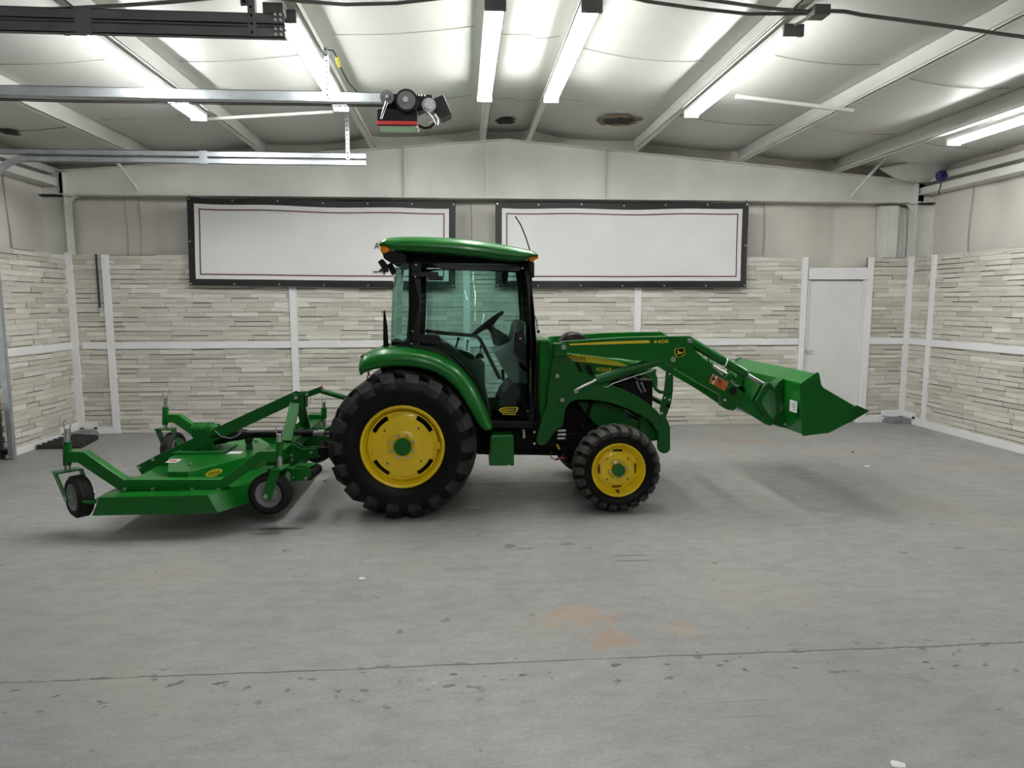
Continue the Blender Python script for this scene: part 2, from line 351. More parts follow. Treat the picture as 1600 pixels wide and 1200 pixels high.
# ceiling: vinyl faced insulation sagging between the purlins
PUR = [-4.15, -2.66, -1.22, .285, .985, 2.49, 4.0, 5.45]
edges = [XLW-.05]+PUR+[XRW+.05]
rows = []
NY = 64
for j in range(NY+1):
    y = YF+(YBW-YF)*j/NY; row = []
    for i in range(len(edges)-1):
        for k in range(10):
            t = k/10; x = edges[i]+(edges[i+1]-edges[i])*t
            sag = (math.sin(PI*t)**.7)*(.055+.012*math.sin(y*1.7+i*2.1))
            seam = .012*max(0, 1-abs(((y+.35*i) % 1.52)-.76)/.10)
            row.append((x, y, zpur(x)+.205-sag-seam*math.sin(PI*t)))
    row.append((edges[-1], y, zpur(edges[-1])+.205)); rows.append(row)
ceil = MB().grid(rows).make('ceiling', VINYL); tag(ceil, 'white vinyl ceiling insulation sagging between roof purlins', kind='structure')
for i in range(len(edges)-1):                       # taped joints of the insulation across each bay
    for y in (6.3+.2*(i % 3), 8.45-.15*(i % 2), 4.6+.1*(i % 3)):
        pts = []
        for k in range(1, 10):
            t = k/10; x = edges[i]+(edges[i+1]-edges[i])*t
            pts.append((x, y+.05*math.sin(PI*t)*(1 if x > XM else -1), zpur(x)+.205-(math.sin(PI*t)**.7)*.062-.008))
        tag(MB().tube(pts, .005, 5).make('seam_tape', SEAM, ceil))
for x in PUR:                                       # zed purlins: web, bottom flange, lip
    z = zpur(x); s = 1 if x > XM else -1
    mb = MB().box((x-.004, YF, z), (x+.004, YBW-.12, z+.2)).box((min(x, x-s*.075), YF, z), (max(x, x-s*.075), YBW-.12, z+.006)).box((min(x-s*.075, x-s*.069), YF, z), (max(x-s*.075, x-s*.069), YBW-.12, z+.022)).box((min(x, x+s*.07), YF, z+.19), (max(x, x+s*.07), YBW-.12, z+.2))
    mb.make('purlin', BEAMP, ceil)
for s, xw in ((1, XLW), (-1, XRW)):                 # eave struts
    x0 = xw+s*.02; z = zpur(xw)-.12
    MB().box((min(x0, x0+s*.2), YF, z+.1), (max(x0, x0+s*.2), YBW-.1, z+.19)).box((min(x0, x0+s*.24), YF, z-.06), (max(x0, x0+s*.24), YBW-.1, z+.04)).make('eave_strut', BEAMP, ceil, .006)
def tear(u, v, a, bb, seed, mt, dz=.0, sub=None):
    d = ray(u, v); z = 4.1
    for _ in range(30):
        q = _C+d*((z-HC)/d.z); z = zpur(q.x)+.14+dz
    rn = random.Random(seed); n = 22
    pts = [(q.x+a*math.cos(2*PI*k/n)*(1+rn.uniform(-.28, .28)), q.y+bb*math.sin(2*PI*k/n)*(1+rn.uniform(-.28, .28))) for k in range(n)]
    return MB().prismz(pts, q.z-.006, q.z).make('insulation_tear', mt, ceil)
tear(790, 189, .12, .16, 1, DARKV); tear(968, 189, .26, .24, 3, BROWN); tear(968, 189, .19, .15, 4, DARKV, -.008); tear(15, 207, .10, .12, 8, DARKV, -.02)

# main steel frame at the back: tapered rafter, stiffeners, columns
YW = 9.86
raf = thing('rafter_beam', (XM, YW, 3.24), 'tapered white steel rafter spanning the room above both banners', 'beam'); raf['kind'] = 'structure'
del raf['category']
zt = lambda x: 4.045-abs(x-XM)*.083
zb = 3.245
xe0, xe1 = -5.36, 6.80
MB().prism([(xe0, zb), (xe1, zb), (xe1, zt(xe1)), (XM, zt(XM)), (xe0, zt(xe0))], YW-.004, YW+.004).make('web', BEAMP, raf)
MB().box((xe0, YW-.09, zb-.012), (xe1, YW+.09, zb)).make('bottom_flange', BEAMP, raf, .002)
for a, c in ((xe0, XM), (XM, xe1)):
    MB().prism([(a, zt(a)-.012), (c, zt(c)-.012), (c, zt(c)), (a, zt(a))], YW-.08, YW+.08).make('top_flange', BEAMP, raf, .002)
for u in (632, 945):
    x = P(u, 270, YW-.08).x; MB().box((x-.006, YW-.085, zb), (x+.006, YW, zt(x)-.01)).make('stiffener', BEAMP, raf)
for u, v in ((419, 262), (419, 271), (1130, 271), (1130, 280), (1405, 301)):
    bolt(P(u, v, YW-.012), .022, 'bolt', BEAMP, raf, .02)
for (a, c) in (((178, 247), (215, 297)), ((1382, 247), (1330, 308))):   # flange braces up to the purlins
    p, q = P(*a, YW-.45), P(*c, YW-.09); MB().bar(p, q, .035, .03).make('flange_brace', BEAMP, raf, .002)
for s, xo, xi in ((1, P(62, 300, YW).x, -5.27), (-1, XRW-.03, P(1425, 330, YW).x+.02)):
    col = thing('steel_column', ((xo+xi)/2, YW, 0), ('white steel corner column at the left end of the rafter' if s > 0 else 'white steel corner column at the right end of the rafter'), 'column'); col['kind'] = 'structure'; del col['category']
    lo, hi = min(xo, xi), max(xo, xi)
    MB().box((lo, YW-.004, 0), (hi, YW+.004, zt(xi)-.02)).make('web', BEAMP, col)
    MB().box((xi-.008, YW-.085, 0), (xi+.008, YW+.085, zb-.03)).make('inner_flange', BEAMP, col, .002)
    MB().box((xi-.008, YW-.085, zb), (xi+.008, YW+.085, zt(xi)-.03)).make('end_plate', BEAMP, col, .002)
    MB().box((xo-.006, YW-.085, 0), (xo+.006, YW+.085, zt(xo)-.03)).make('outer_flange', BEAMP, col, .002)
    MB().box((lo, YW-.1, zb-.03), (hi+.12 if s > 0 else hi, YW+.1, zb-.012)).box((lo-.12 if s < 0 else lo, YW-.1, zb-.03), (hi, YW+.1, zb-.012)).make('bolted_plate', BEAMP, col, .002)
    g = .12*s; MB().prism([(xi, zb-.03), (xi+g, zb-.03), (xi, zb-.14)], YW-.006, YW+.006).make('gusset', BEAMP, col)
    for k in range(4): bolt((lo+.04+k*(hi-lo-.04)/3.2, YW-.06, zb), .014, 'bolt', BEAMP, col, .03)
# wall post behind the door corner, with the loose insulation beside it
pst = MB().box((P(1372, 360, 9.95).x, 9.90, 0), (P(1384, 360, 9.95).x, 10.0, 3.2)).box((P(1384, 360, 9.95).x, 9.88, 0), (P(1398, 360, 9.95).x, 9.90, 3.2)).make('wall_post', BEAMP); tag(pst, 'slim white steel wall post beside the right corner column', kind='structure')
rows = []
for i in range(15):
    s = i/14; x = P(1398, 360, 9.98).x+(P(1424, 360, 9.98).x-P(1398, 360, 9.98).x)*s
    rows.append([(x+.03*math.sin(3*j/10), 9.985-.02*abs(math.sin(s*13+j*.15)), 2.3+.88*j/10) for j in range(11)])
ins = MB().grid(rows).make('loose_insulation', VINYL); tag(ins, 'wrinkled loose insulation sheet between wall post and right column', kind='structure')
# insulation flap dropping at the right rear eave
rows = []
A, Bq, Cq, Dq = P(1372, 262, 9.5), PX(1486, 243, 6.85), PX(1462, 284, 6.86), P(1432, 283, 9.70)
for i in range(9):
    s = i/8; rows.append([tuple((A.lerp(Bq, s)).lerp(Dq.lerp(Cq, s), j/8)+Vector((0, 0, -.06*math.sin(PI*j/8)))) for j in range(9)])
flap = MB().grid(rows).make('insulation_flap', VINYL); md = flap.modifiers.new('t', 'SOLIDIFY'); md.thickness = .02; tag(flap, 'sagging insulation flap at the right rear corner of the ceiling', kind='structure')

# ------------------------------------------------------------------ plank cladding on three walls
ROW = .0642
_pm = {}
def pmesh(L, d, g):
    k = (round(L, 2), d, g)
    if k not in _pm:
        h = ROW-g; me = MB().box((0, -d, 0), (k[0]-.003, 0, h)); o = me.make('plank', PLANK); _pm[k] = o.data; bpy.data.objects.remove(o)
    return _pm[k]
def clad(wall, o, dx, rot, length, holes, vis, seed, zmax=2.44):
    """strips along direction dx from o; holes = (s0, s1, z0, z1); vis(s) -> apparent size of a strip there (0 = unseen)"""
    rn = random.Random(seed); items = []
    nrow = int(zmax/ROW)
    for r in range(nrow):
        z = r*ROW+.002; s = -rn.uniform(0, .35)
        while s < length:
            L = rn.choice((.24, .30, .36, .36, .36, .42, .48, .60)); a, e = max(s, 0), min(s+L, length)
            for (h0, h1, z0, z1) in holes:
                if z+ROW > z0 and z < z1:
                    if a >= h0 and e <= h1: a = e
                    elif a < h0 < e: e = h0
                    elif a < h1 < e: a = h1
            if e-a > .04: items.append((a, e-a, z, rn.choice((.005, .009, .013, .019)), rn.choice((.002, .002, .003, .006, .011))))
            s += L
    items.sort(key=lambda t: -t[1]*vis(t[0]+t[1]/2, t[2]))
    rest = MB()
    o = Vector(o); dx = Vector(dx); nrm = Vector((dx.y, -dx.x, 0))
    for i, (a, L, z, d, g) in enumerate(items):
        if i < 300 and vis(a+L/2, z) > 0:
            ob = bpy.data.objects.new('plank', pmesh(L, d, g)); COL.objects.link(ob); ob.location = o+dx*a+Vector((0, 0, z)); ob.rotation_euler.z = rot; ob.parent = wall
        else:
            p = o+dx*a; q = p+dx*(L-.003); h = ROW-g
            vs = [p, q, q+nrm*d, p+nrm*d]; vs = [v+Vector((0, 0, z)) for v in vs]; vs += [v+Vector((0, 0, h)) for v in vs]
            rest.add(vs, [(0, 3, 2, 1), (4, 5, 6, 7), (0, 1, 5, 4), (1, 2, 6, 5), (2, 3, 7, 6), (3, 0, 4, 7)])
    if rest.v:
        ob = rest.make('plank_field', PLANK, wall); ob['kind'] = 'stuff'
DX0, DX1 = P(1262, 500, YB).x-.03, P(1347, 520, YB).x+.03
DZ = 2.29
tag(MB().box((XL, YB, 0), (DX0, YB+.04, 2.44)).box((DX1, YB, 0), (XR, YB+.04, 2.44)).make('backing_board', BACKING, WALLS['wall_back']))
tag(MB().box((XL-.04, 8.18, 0), (XL, YB+.04, 2.44)).make('backing_board', BACKING, WALLS['wall_left']))
tag(MB().box((XR, -1, 0), (XR+.04, YB+.04, 2.44)).make('backing_board', BACKING, WALLS['wall_right']))
def visb(s, z):
    x = XL+s; u = 800+FPX*(x-.7)/YB                # rough column of the photograph; strips behind tractor or banners count less
    if 600 < 720+(x-.66)*106 < 840 and z < 1.2: return .2
    if z > 2.05 and -3.6 < x < 4.05: return .3
    return 1
clad(WALLS['wall_back'], (XL, YB, 0), (1, 0, 0), 0, XR-XL, [(DX0-XL, DX1-XL, -1, 3)], visb, 11)
clad(WALLS['wall_left'], (XL, 8.2, 0), (0, 1, 0), PI/2, YB-8.2, [], lambda s, z: 1, 12)
clad(WALLS['wall_right'], (XR, YB, 0), (0, -1, 0), -PI/2, YB-2.0, [], lambda s, z: (1 if s < 2.3 else 0), 13)

# white battens, rails, baseboards
TN = [0]
def trim(lo, hi, label):
    TN[0] += 1; o = MB().box(lo, hi).make('trim_%d' % TN[0], WHITE, None, .003); return tag(o, label, kind='structure')
ZR0, ZR1 = 1.172, 1.262
T = .032
def vb(xc, z0, z1, label, wd=.095): return trim((xc-wd/2, YB-T, z0), (xc+wd/2, YB, z1), label)
xs = [P(174, 535, YB).x, P(461, 535, YB).x, P(729, 470, YB).x, P(996, 480, YB).x]
xdl, xdr = P(1253, 500, YB).x, P(1353.5, 520, YB).x
vb(XL+.05, .09, 2.47, 'white batten in the left rear corner'); vb(xs[0], 0, 2.44, 'white batten next to the hanging dark rod')
vb(xs[1], 0, 2.3, 'white batten below the left banner'); vb(xs[2], 0, 2.3, 'white batten seen through the tractor cab'); vb(xs[3], 0, 2.3, 'white batten below the right banner')
vb(xdl, 0, 2.44, 'tall white batten left of the white door', .085); vb(xdr, 0, 2.44, 'tall white batten right of the white door', .085)
vb(XR-.05, .09, 2.46, 'white batten in the right rear corner', .085)
pr_ = [XL+.1]+xs+[xdl]
for a, c, n in zip(pr_[:-1], pr_[1:], ('short white rail in the left corner', 'white rail below the left banner', 'white rail behind the tractor cab', 'white rail behind the loader mast', 'white rail below the right banner')):
    trim((a+.048, YB-T+.004, ZR0), (c-.048, YB, ZR1), n)
trim((xdr+.043, YB-T+.004, ZR0), (XR-.095, YB, ZR1), 'short white rail between the door and right corner')
trim((XL, 8.2, ZR0), (XL+T-.004, YB-.02, ZR1), 'white rail along the left wall')
yrp = PX(1453, 535, XR).y
trim((XR-T, yrp-.045, 0), (XR, yrp+.045, 2.45), 'white batten on the right wall near the corner')
trim((XR-T+.004, yrp+.045, ZR0), (XR, YB-.03, ZR1), 'short white rail on the right wall in the corner')
trim((XR-T+.004, 0, ZR0), (XR, yrp-.045, ZR1), 'long white rail along the right wall')
trim((XR-T+.004, 0, 0), (XR, yrp-.045, .095), 'long white baseboard of the right wall')
yft = PX(1432, 663, XR).y
trim((XR-T+.004, yft, .08), (XR, YB-.03, .175), 'raised white baseboard on the right wall above the footing')
trim((XR-T+.004, yrp+.045, 0), (XR, yft+.08, .12), 'stepped white baseboard end on the right wall')
xft = P(1376, 650, YB).x
trim((xft, YB-T+.004, .08), (XR-.09, YB, .175), 'raised white baseboard beside the right corner')
trim((xdr+.043, YB-T+.004, 0), (xft+.08, YB, .10), 'short white baseboard right of the door')
yf2 = PX(98, 675, XL).y
trim((XL, 8.2, 0), (XL+T-.004, yf2, .085), 'white baseboard of the left wall'); trim((XL, yf2-.08, .06), (XL+T-.004, YB-.02, .165), 'raised white baseboard on the left wall above the footing')
xf2 = P(154, 668, YB).x
trim((XL+.09, YB-T+.004, .06), (xf2, YB, .165), 'raised white baseboard in the left corner'); trim((xf2-.05, YB-T+.004, 0), (xs[0]-.048, YB, .095), 'short white baseboard in the left corner')
def footing(pts, h, label):
    n = len(pts); cx = sum(p[0] for p in pts)/n; cy = sum(p[1] for p in pts)/n
    o = MB(); vs = [(x, y, 0) for x, y in pts]+[(cx+(x-cx)*.82, cy+(y-cy)*.82, h) for x, y in pts]
    o.add(vs, [tuple(range(n)), tuple(range(2*n-1, n-1, -1))]+[(i, (i+1) % n, (i+1) % n+n, i+n) for i in range(n)])
    return tag(o.make('footing_pad', CONC), label, kind='structure')
footing([(XL+.02, YB-.02), (xf2+.02, YB-.02), (xf2-.05, YB-.17), (XL+.2, yf2+.1), (XL+.02, yf2)], .05, 'grey concrete column footing in the left corner')
footing([(XR-.02, YB-.02), (XR-.02, yft+.08), (XR-.14, yft+.12), (xft+.05, YB-.2), (xft, YB-.02)], .07, 'grey concrete column footing in the right corner')

# door in the back wall
d = tag(MB().box((DX0+.03, YB+.02, .01), (DX1-.06, YB+.06, 2.105)).make('door_1', DOORW, None, .003), 'plain white door in the back wall behind the bucket', kind='structure')
MB().box((DX0, YB-.01, 0), (DX0+.03, YB+.08, 2.12)).make('door_frame', DOORW, d, .002)
MB().box((DX1-.06, YB-.005, 0), (DX1-.03, YB+.08, 2.12)).box((DX1-.03, YB-.015, 0), (DX1, YB+.08, 2.12)).make('door_frame', DOORW, d, .002)
MB().box((DX0, YB-T, 2.12), (DX1, YB+.08, DZ)).make('door_head', WHITE, d, .003)
hp = P(1257, 548, YB); hn = MB().cyl((hp.x, YB+.03, hp.z), (hp.x, YB-.03, hp.z), .026).cyl((hp.x, YB-.03, hp.z), (hp.x+.11, YB-.035, hp.z), .01).make('door_handle', STEEL, d)
# overhead door on the left wall (just outside the picture): panels and near-edge track
od = tag(MB().box((XL-.06, 4.40, 0), (XL-.02, 8.13, .6)).make('door_2', GALVD), 'sectional overhead door in the left wall', kind='structure')
for k in range(1, 5): MB().box((XL-.06, 4.40, .605*k), (XL-.02, 8.13, .605*k+.6)).make('door_panel', DOORW, od, .004)
tag(MB().box((XL-.05, YF, 0), (XL-.02, 4.35, 2.44)).make('backing_board', BACKING, WALLS['wall_left']))

# ------------------------------------------------------------------ overhead door tracks
ZT = 3.34
def track(name, Y, x1, mt, label, dark):
    t = thing(name, (-2.5, Y, ZT), label, 'door track')
    for z in (ZT, ZT+.075):
        mb = MB(); x0 = XL+.55 if z < ZT+.05 else XL+.1
        mb.box((x0, Y-.03, z), (x1, Y-.025, z+.06)).box((x0, Y-.03, z+.055), (x1, Y+.03, z+.06)).box((x0, Y-.03, z), (x1, Y+.012, z+.005)); mb.make('rail', mt, t)
        if z < ZT+.05:
            pts = [(XL+.12+.43*(1-math.cos(a)), Y, ZT+.03-.43*(1-math.sin(a))) for a in [PI/2*k/10 for k in range(11)]]
            mb = MB()
            for p, q in zip(pts[:-1], pts[1:]): mb.bar(p, q, .06, .05, (0, 1, 0))
            mb.make('curved_rail', mt, t)
    MB().box((XL+.09, Y-.03, .02), (XL+.15, Y+.03, ZT-.40)).make('upright_rail', mt, t, .003)
    for x in ((-3.4, -2.2) if dark else (-2.9,)): MB().box((x, Y-.036, ZT-.004), (x+.09, Y-.03, ZT+.139)).make('splice_plate', mt, t)
    return t
tk = track('door_track', 8.15, P(572, 246, 8.15).x, GALV, 'far galvanised double door track ending below the rafter', False)
xh = P(543, 200, 8.15).x
def angle(p, q, parent, mt, holes=True):
    MB().bar(p, q, .04, .004, (0, 1, 0)).bar(Vector(p)+Vector((.02, .02, 0)), Vector(q)+Vector((.02, .02, 0)), .004, .04, (0, 1, 0)).make('hanger_angle', mt, parent)
    n = int((Vector(q)-Vector(p)).length/.045)
    for k in range(n):
        c = Vector(p).lerp(Vector(q), (k+.5)/n); bolt(c+Vector((0, -.004, 0)), .008, 'slot_hole', BLACK, parent, .004, 8)
angle((xh, 8.11, ZT+.06), (xh, 8.11, zpur(xh)), tk, GALV)
tk2 = track('door_track', 4.36, P(447, 45, 4.36).x, GALVD, 'near double door track crossing the upper left, its backlit shade put in as dark grey', True)
xh = P(396, 30, 4.36).x; angle((xh, 4.32, ZT+.0), (xh, 4.32, zpur(xh)+.05), tk2, GALVD); angle((xh-.06, 4.40, ZT+.2), (xh-.09, 4.40, zpur(xh)+.05), tk2, GALVD)
for du in (0, .03):
    for dz in (.015, .045, .095, .125): bolt((P(447, 45, 4.36).x-.02-du, 4.32, ZT+dz), .009, 'bolt', PAPER, tk2, .01)

# opener: rail, chain and motor unit
YO = 6.25
op = thing('door_opener', (P(650, 175, YO).x, YO, 3.4), 'black chain-drive door opener with red base strip on its rail', 'door opener')
xr1 = P(600, 155, YO).x; zr = P(600, 153, YO).z
MB().box((XL+.1, YO-.03, zr-.03), (xr1, YO-.025, zr+.035)).box((XL+.1, YO-.03, zr+.03), (xr1, YO+.04, zr+.035)).box((XL+.1, YO+.035, zr-.03), (xr1, YO+.04, zr+.035)).make('rail', GALV, op)
MB().box((XL+.1, YO-.05, zr-.05), (xr1, YO+.05, zr-.032)).make('lower_rail', GALV, op)
for zc in (zr-.062, P(600, 167, YO).z):
    MB().tube([(XL+.1, YO-.01, zc), (-3.2, YO-.01, zc-.012), (xr1+.12, YO-.01, zc)], .006, 5).make('chain', DARKST, op)
def opl(pts, y0, y1, n, mt, bv=.004): return plate(n, pts, y0, y1, mt, op, bv, YO)
opl([(599, 147), (675, 149), (679, 163), (653, 176), (653, 194), (591, 194), (591, 174), (599, 172)], YO-.02, YO+.12, 'back_plate', BLACK)
opl([(591, 175), (653, 176), (653, 194), (591, 193)], YO-.10, YO-.02, 'control_box', BLACK)
opl([(591, 193.5), (653, 194.5), (653, 200), (591, 199.5)], YO-.11, YO+.12, 'red_strip', RED)
opl([(593, 200), (654, 200), (654, 203), (593, 202)], YO-.08, YO+.10, 'bottom_cover', PAPER)
def disc(u, v, r, y0, y1, n, mt, nn=24):
    c = P(u, v, YO); return MB().cyl((c.x, y0, c.z), (c.x, y1, c.z), r, nn).make(n, mt, op, .003)
sc = YO/FPX*1.01
disc(637, 164, 16*sc, YO-.14, YO-.03, 'pulley', BLACK); disc(637, 164, 13*sc, YO-.146, YO-.14, 'pulley_rim', GREYD); disc(636, 164, 4*sc, YO-.17, YO-.14, 'shaft_nut', STEEL, 8)
disc(607, 158, 10*sc, YO-.12, YO-.03, 'sprocket', GREYD); disc(607, 158, 2.5*sc, YO-.14, YO-.12, 'shaft_nut', STEEL, 8)
disc(671, 170, 10*sc, YO-.12, YO-.01, 'motor_end', GREYRIM); disc(671, 170, 6*sc, YO-.13, YO-.12, 'motor_cap', STEEL); disc(624, 152, 2*sc, YO-.05, YO-.02, 'bolt', STEEL, 8)
opl([(676, 160), (693, 153), (706, 182), (691, 189), (683, 184)], YO-.10, YO+.08, 'capacitor_box', BLACK)
for u in (650, 655, 659, 664): disc(u, 150.5, 1.2*sc, YO-.03, YO-.02, 'screw', PAPER, 8)
MB().tube([P(654, 196, YO-.05), P(662, 200, YO-.05), P(672, 199, YO-.05), P(678, 193, YO-.05)], .012).make('cord', BLACK, op)
MB().tube([P(669, 176, YO-.12), P(676, 184, YO-.12), P(681, 194, YO-.12)], .005, 6).tube([P(680, 179, YO-.12), P(685, 187, YO-.12), P(684, 196, YO-.12)], .005, 6).tube([P(670, 193, YO-.12), P(680, 188, YO-.12)], .005, 6).make('brake_bracket', STEEL, op)
MB().tube([P(606, 160, YO-.13), P(597, 185, YO-.13), P(594, 186, YO-.13), P(597, 176, YO-.13), P(603, 158, YO-.13)], .004, 5).make('drive_chain', STEEL, op)
xh = -1.125; angle((xh, YO-.04, zr-.02), (xh, YO-.04, zpur(xh)+.05), op, GALV)
# supply cord of the opener with its yellow tag
ck = MB().tube([P(512, 78, 5.9), P(520, 79, 5.9), P(528, 92, 6.0), P(532, 105, 6.1), P(545, 130, 6.2), P(560, 146, 6.25), P(592, 150, 6.25)], .006, 6).make('power_cord', BLACK, op)
MB().tube([P(526, 89, 5.98), P(530, 104, 6.08)], .012, 8).make('cord_tag', YDEC, ck)

# ------------------------------------------------------------------ fluorescent lights
def light(x, y0, y1, label, group=None):
    z = zpur(x)-.012; t = thing('fluorescent_light', (x, (y0+y1)/2, z), label, 'light', group)
    MB().box((x-.075, y0-.03, z-.035), (x+.075, y1+.03, z)).make('housing', LAMPH, t, .004)
    for s in (-1, 1):
        MB().cyl((x+s*.045, y0, z-.062), (x+s*.045, y1, z-.062), .018, 10).make('tube', TUBE, t)
    for y, dd in ((y0, -1), (y1, 1)):
        MB().box((x-.08, min(y, y+dd*.035), z-.09), (x+.08, max(y, y+dd*.035), z-.002)).make('end_cap', LCAP if dd < 0 else LAMPH, t, .005)
for x, n in ((-2.70, 'two-tube fluorescent light furthest left, behind the door track'), (-1.24, 'two-tube fluorescent light left of the door opener motor'), (.27, 'two-tube fluorescent light just left of the roof ridge'), (.985, 'two-tube fluorescent light just right of the roof ridge'), (2.53, 'two-tube fluorescent light with a pale brace beside it, right of the ridge'), (5.56, 'two-tube fluorescent light furthest right, cut by the frame')):
    light(x, 5.32, 7.60, n)
for x, y, n in ((.27, .25, 'two-tube fluorescent light above the camera, left of the ridge'), (.27, -2.4, 'two-tube fluorescent light behind the camera, left of the ridge'), (2.53, -2.4, 'two-tube fluorescent light behind the camera, right of the ridge')):
    light(x, y, y+2.28, n)

# conduits, pipes, braces under the roof
def conduit(pts, r, label, mt=CABLE): return tag(MB().tube(pts, r, 7).make('conduit', mt), label, 'conduit')
def roofp(u, v, off=-.03):
    d = ray(u, v); z = 3.9
    for _ in range(40):
        q = _C+d*((z-HC)/d.z); z = zpur(q.x)+off
    return q
conduit([roofp(*p) for p in ((-60, 19), (0, 15), (90, 14), (180, 9), (270, 3), (360, -6))], .013, 'grey conduit along the purlins at the upper left')
conduit([roofp(*p) for p in ((400, -8), (470, 2), (540, 7), (620, 5), (700, -4))], .013, 'grey conduit sagging above the door opener')
conduit([roofp(*p) for p in ((960, -10), (1010, 2), (1080, 12), (1170, 22), (1260, 21))], .013, 'grey conduit running right from the top centre')
conduit([roofp(*p) for p in ((1080, -4), (1130, 3), (1200, 13), (1265, 18))], .013, 'upper grey conduit joining the junction box')
conduit([roofp(*p) for p in ((1297, 17), (1320, 18), (1345, 23), (1480, 41), (1600, 58), (1680, 70))], .014, 'grey conduit from the junction box to the right edge')
jb = roofp(1279, 18); tag(MB().box((jb.x-.06, jb.y-.06, jb.z-.04), (jb.x+.06, jb.y+.06, jb.z+.03)).make('junction_box', CABLE, None, .005), 'small grey junction box at the right hand light', 'junction box')
j2 = Vector((2.53, 5.28, zpur(2.53)-.03)); conduit([jb+(j2-jb)*.32, j2], .012, 'short grey stub conduit from junction box to light')
jb2 = roofp(441, 34, -.05); jb2.y = 5.20; tag(MB().box((jb2.x-.07, jb2.y-.05, jb2.z-.04), (jb2.x+.07, jb2.y+.05, jb2.z+.03)).make('junction_box', CABLE, None, .005), 'small grey junction box at the end of the near door track', 'junction box')
conduit([(P(759, 250, 9.72).x, 9.74, z) for z in (3.26, 3.95)], .013, 'white vertical pipe in front of the rafter', BEAMP)
def brace(a, b_, r, label): return tag(MB().bar(a, b_, r, r).make('roof_brace', BEAMP, None, .002), label, 'brace')
brace(roofp(1150, 151), roofp(1333, 173), .035, 'pale brace strut between the right hand purlins')
brace(roofp(310, 187), roofp(520, 175), .03, 'pale strut between the two left lights')
conduit([(3.955, y, zpur(4.0)+.05) for y in (2.5, 6, 9.5)], .014, 'white pipe clipped along the right purlin', BEAMP)
conduit([(2.44, y, zpur(2.49)+.05) for y in (2.5, 6, 9.5)], .010, 'thin white pipe along the purlin right of the ridge', BEAMP)
p = P(1471, 275, 9.2); rl = MB().lathe(0, 0, [(.02, -.03), (.07, -.03), (.075, 0), (.07, .03), (.02, .03)], 20); o = rl.make('cord_reel', BLUE); o.location = p; tag(o, 'small blue cord reel hung at the right eave', 'cord reel')
MB().tube([(0, 0, -.07), (-.01, -.01, -.16), (-.03, -.01, -.2), (-.01, 0, -.25)], .007, 6).make('cord', BLACK, o)
# wall clutter
a, c = P(150, 397, 9.70), P(153, 481, 9.70); rd = tag(MB().cyl((a.x, 9.70, a.z), (a.x, 9.70, c.z), .014, 10).make('hanging_rod', DARKST), 'dark rod hanging on the wall in the left corner', 'rod')
MB().cyl((a.x, 9.70, c.z), (a.x, 9.70, c.z-.03), .018, 8).make('rod_tip', STEEL, rd); MB().cyl((a.x, 9.70, a.z-.02), (a.x, 9.75, a.z-.02), .006, 6).make('nail', STEEL, rd)
a = P(1395, 401, 9.74); tag(MB().box((a.x-.02, 9.74, 2.44), (a.x+.02, 9.78, 2.475)).make('foam_block', PAPER, None, .003), 'tiny white block on top of the cladding beside the corner', 'block')
s0 = PX(14, 705, XL+.05); ss = tag(MB().box((XL+.02, s0.y-.10, s0.z-.03), (XL+.07, s0.y+.02, s0.z+.03)).make('safety_sensor', BLACK, None, .004), 'black and yellow door sensor at the foot of the left wall', 'sensor')
MB().box((XL+.018, s0.y+.02, s0.z-.032), (XL+.072, s0.y+.07, s0.z+.032)).make('sensor_face', YDEC, ss, .003)
# ramp grate lying against the left wall
g = thing('steel_grate', (PZ(110, 690).x, PZ(110, 690).y, 0), 'dark steel grate lying on the floor by the left wall', 'grate')
q0, q1, q2, q3 = PZ(58, 698, .03), PZ(125, 697, .03), PZ(152, 683, .03), PZ(108, 680, .03)
for k in range(7):
    t = k/6; MB().bar(q0.lerp(q3, t)*1, q1.lerp(q2, t), .035, .05).make('slat', DARKST, g, .003)
for e0, e1 in ((q0, q3), (q1, q2)): MB().bar(e0-Vector((0, 0, .028)), e1-Vector((0, 0, .028)), .03, .006).make('end_bar', DARKST, g)
# floor scraps
for u, v, rr, mt, lab in ((565, 905, .022, PAPER, 'small white chip on the floor in front of the rear wheel'), (1401, 1196, .03, PAPER, 'small white scrap at the bottom right of the floor'), (1355, 729, .03, PAPER, 'small white scrap on the floor below the bucket tip'), (1332, 707, .025, DARKST, 'small dark crumb on the floor near the door'), (508, 752, .02, BROWN, 'brown crumb on the floor behind the rear wheel')):
    q = PZ(u, v); rn = random.Random(u); pts = [(q.x+rr*math.cos(k*PI/3.5)*rn.uniform(.7, 1.3), q.y+rr*.8*math.sin(k*PI/3.5)*rn.uniform(.7, 1.3)) for k in range(7)]
    tag(MB().prismz(pts, 0, .008).make('floor_scrap', mt, None, .002), lab, 'scrap')

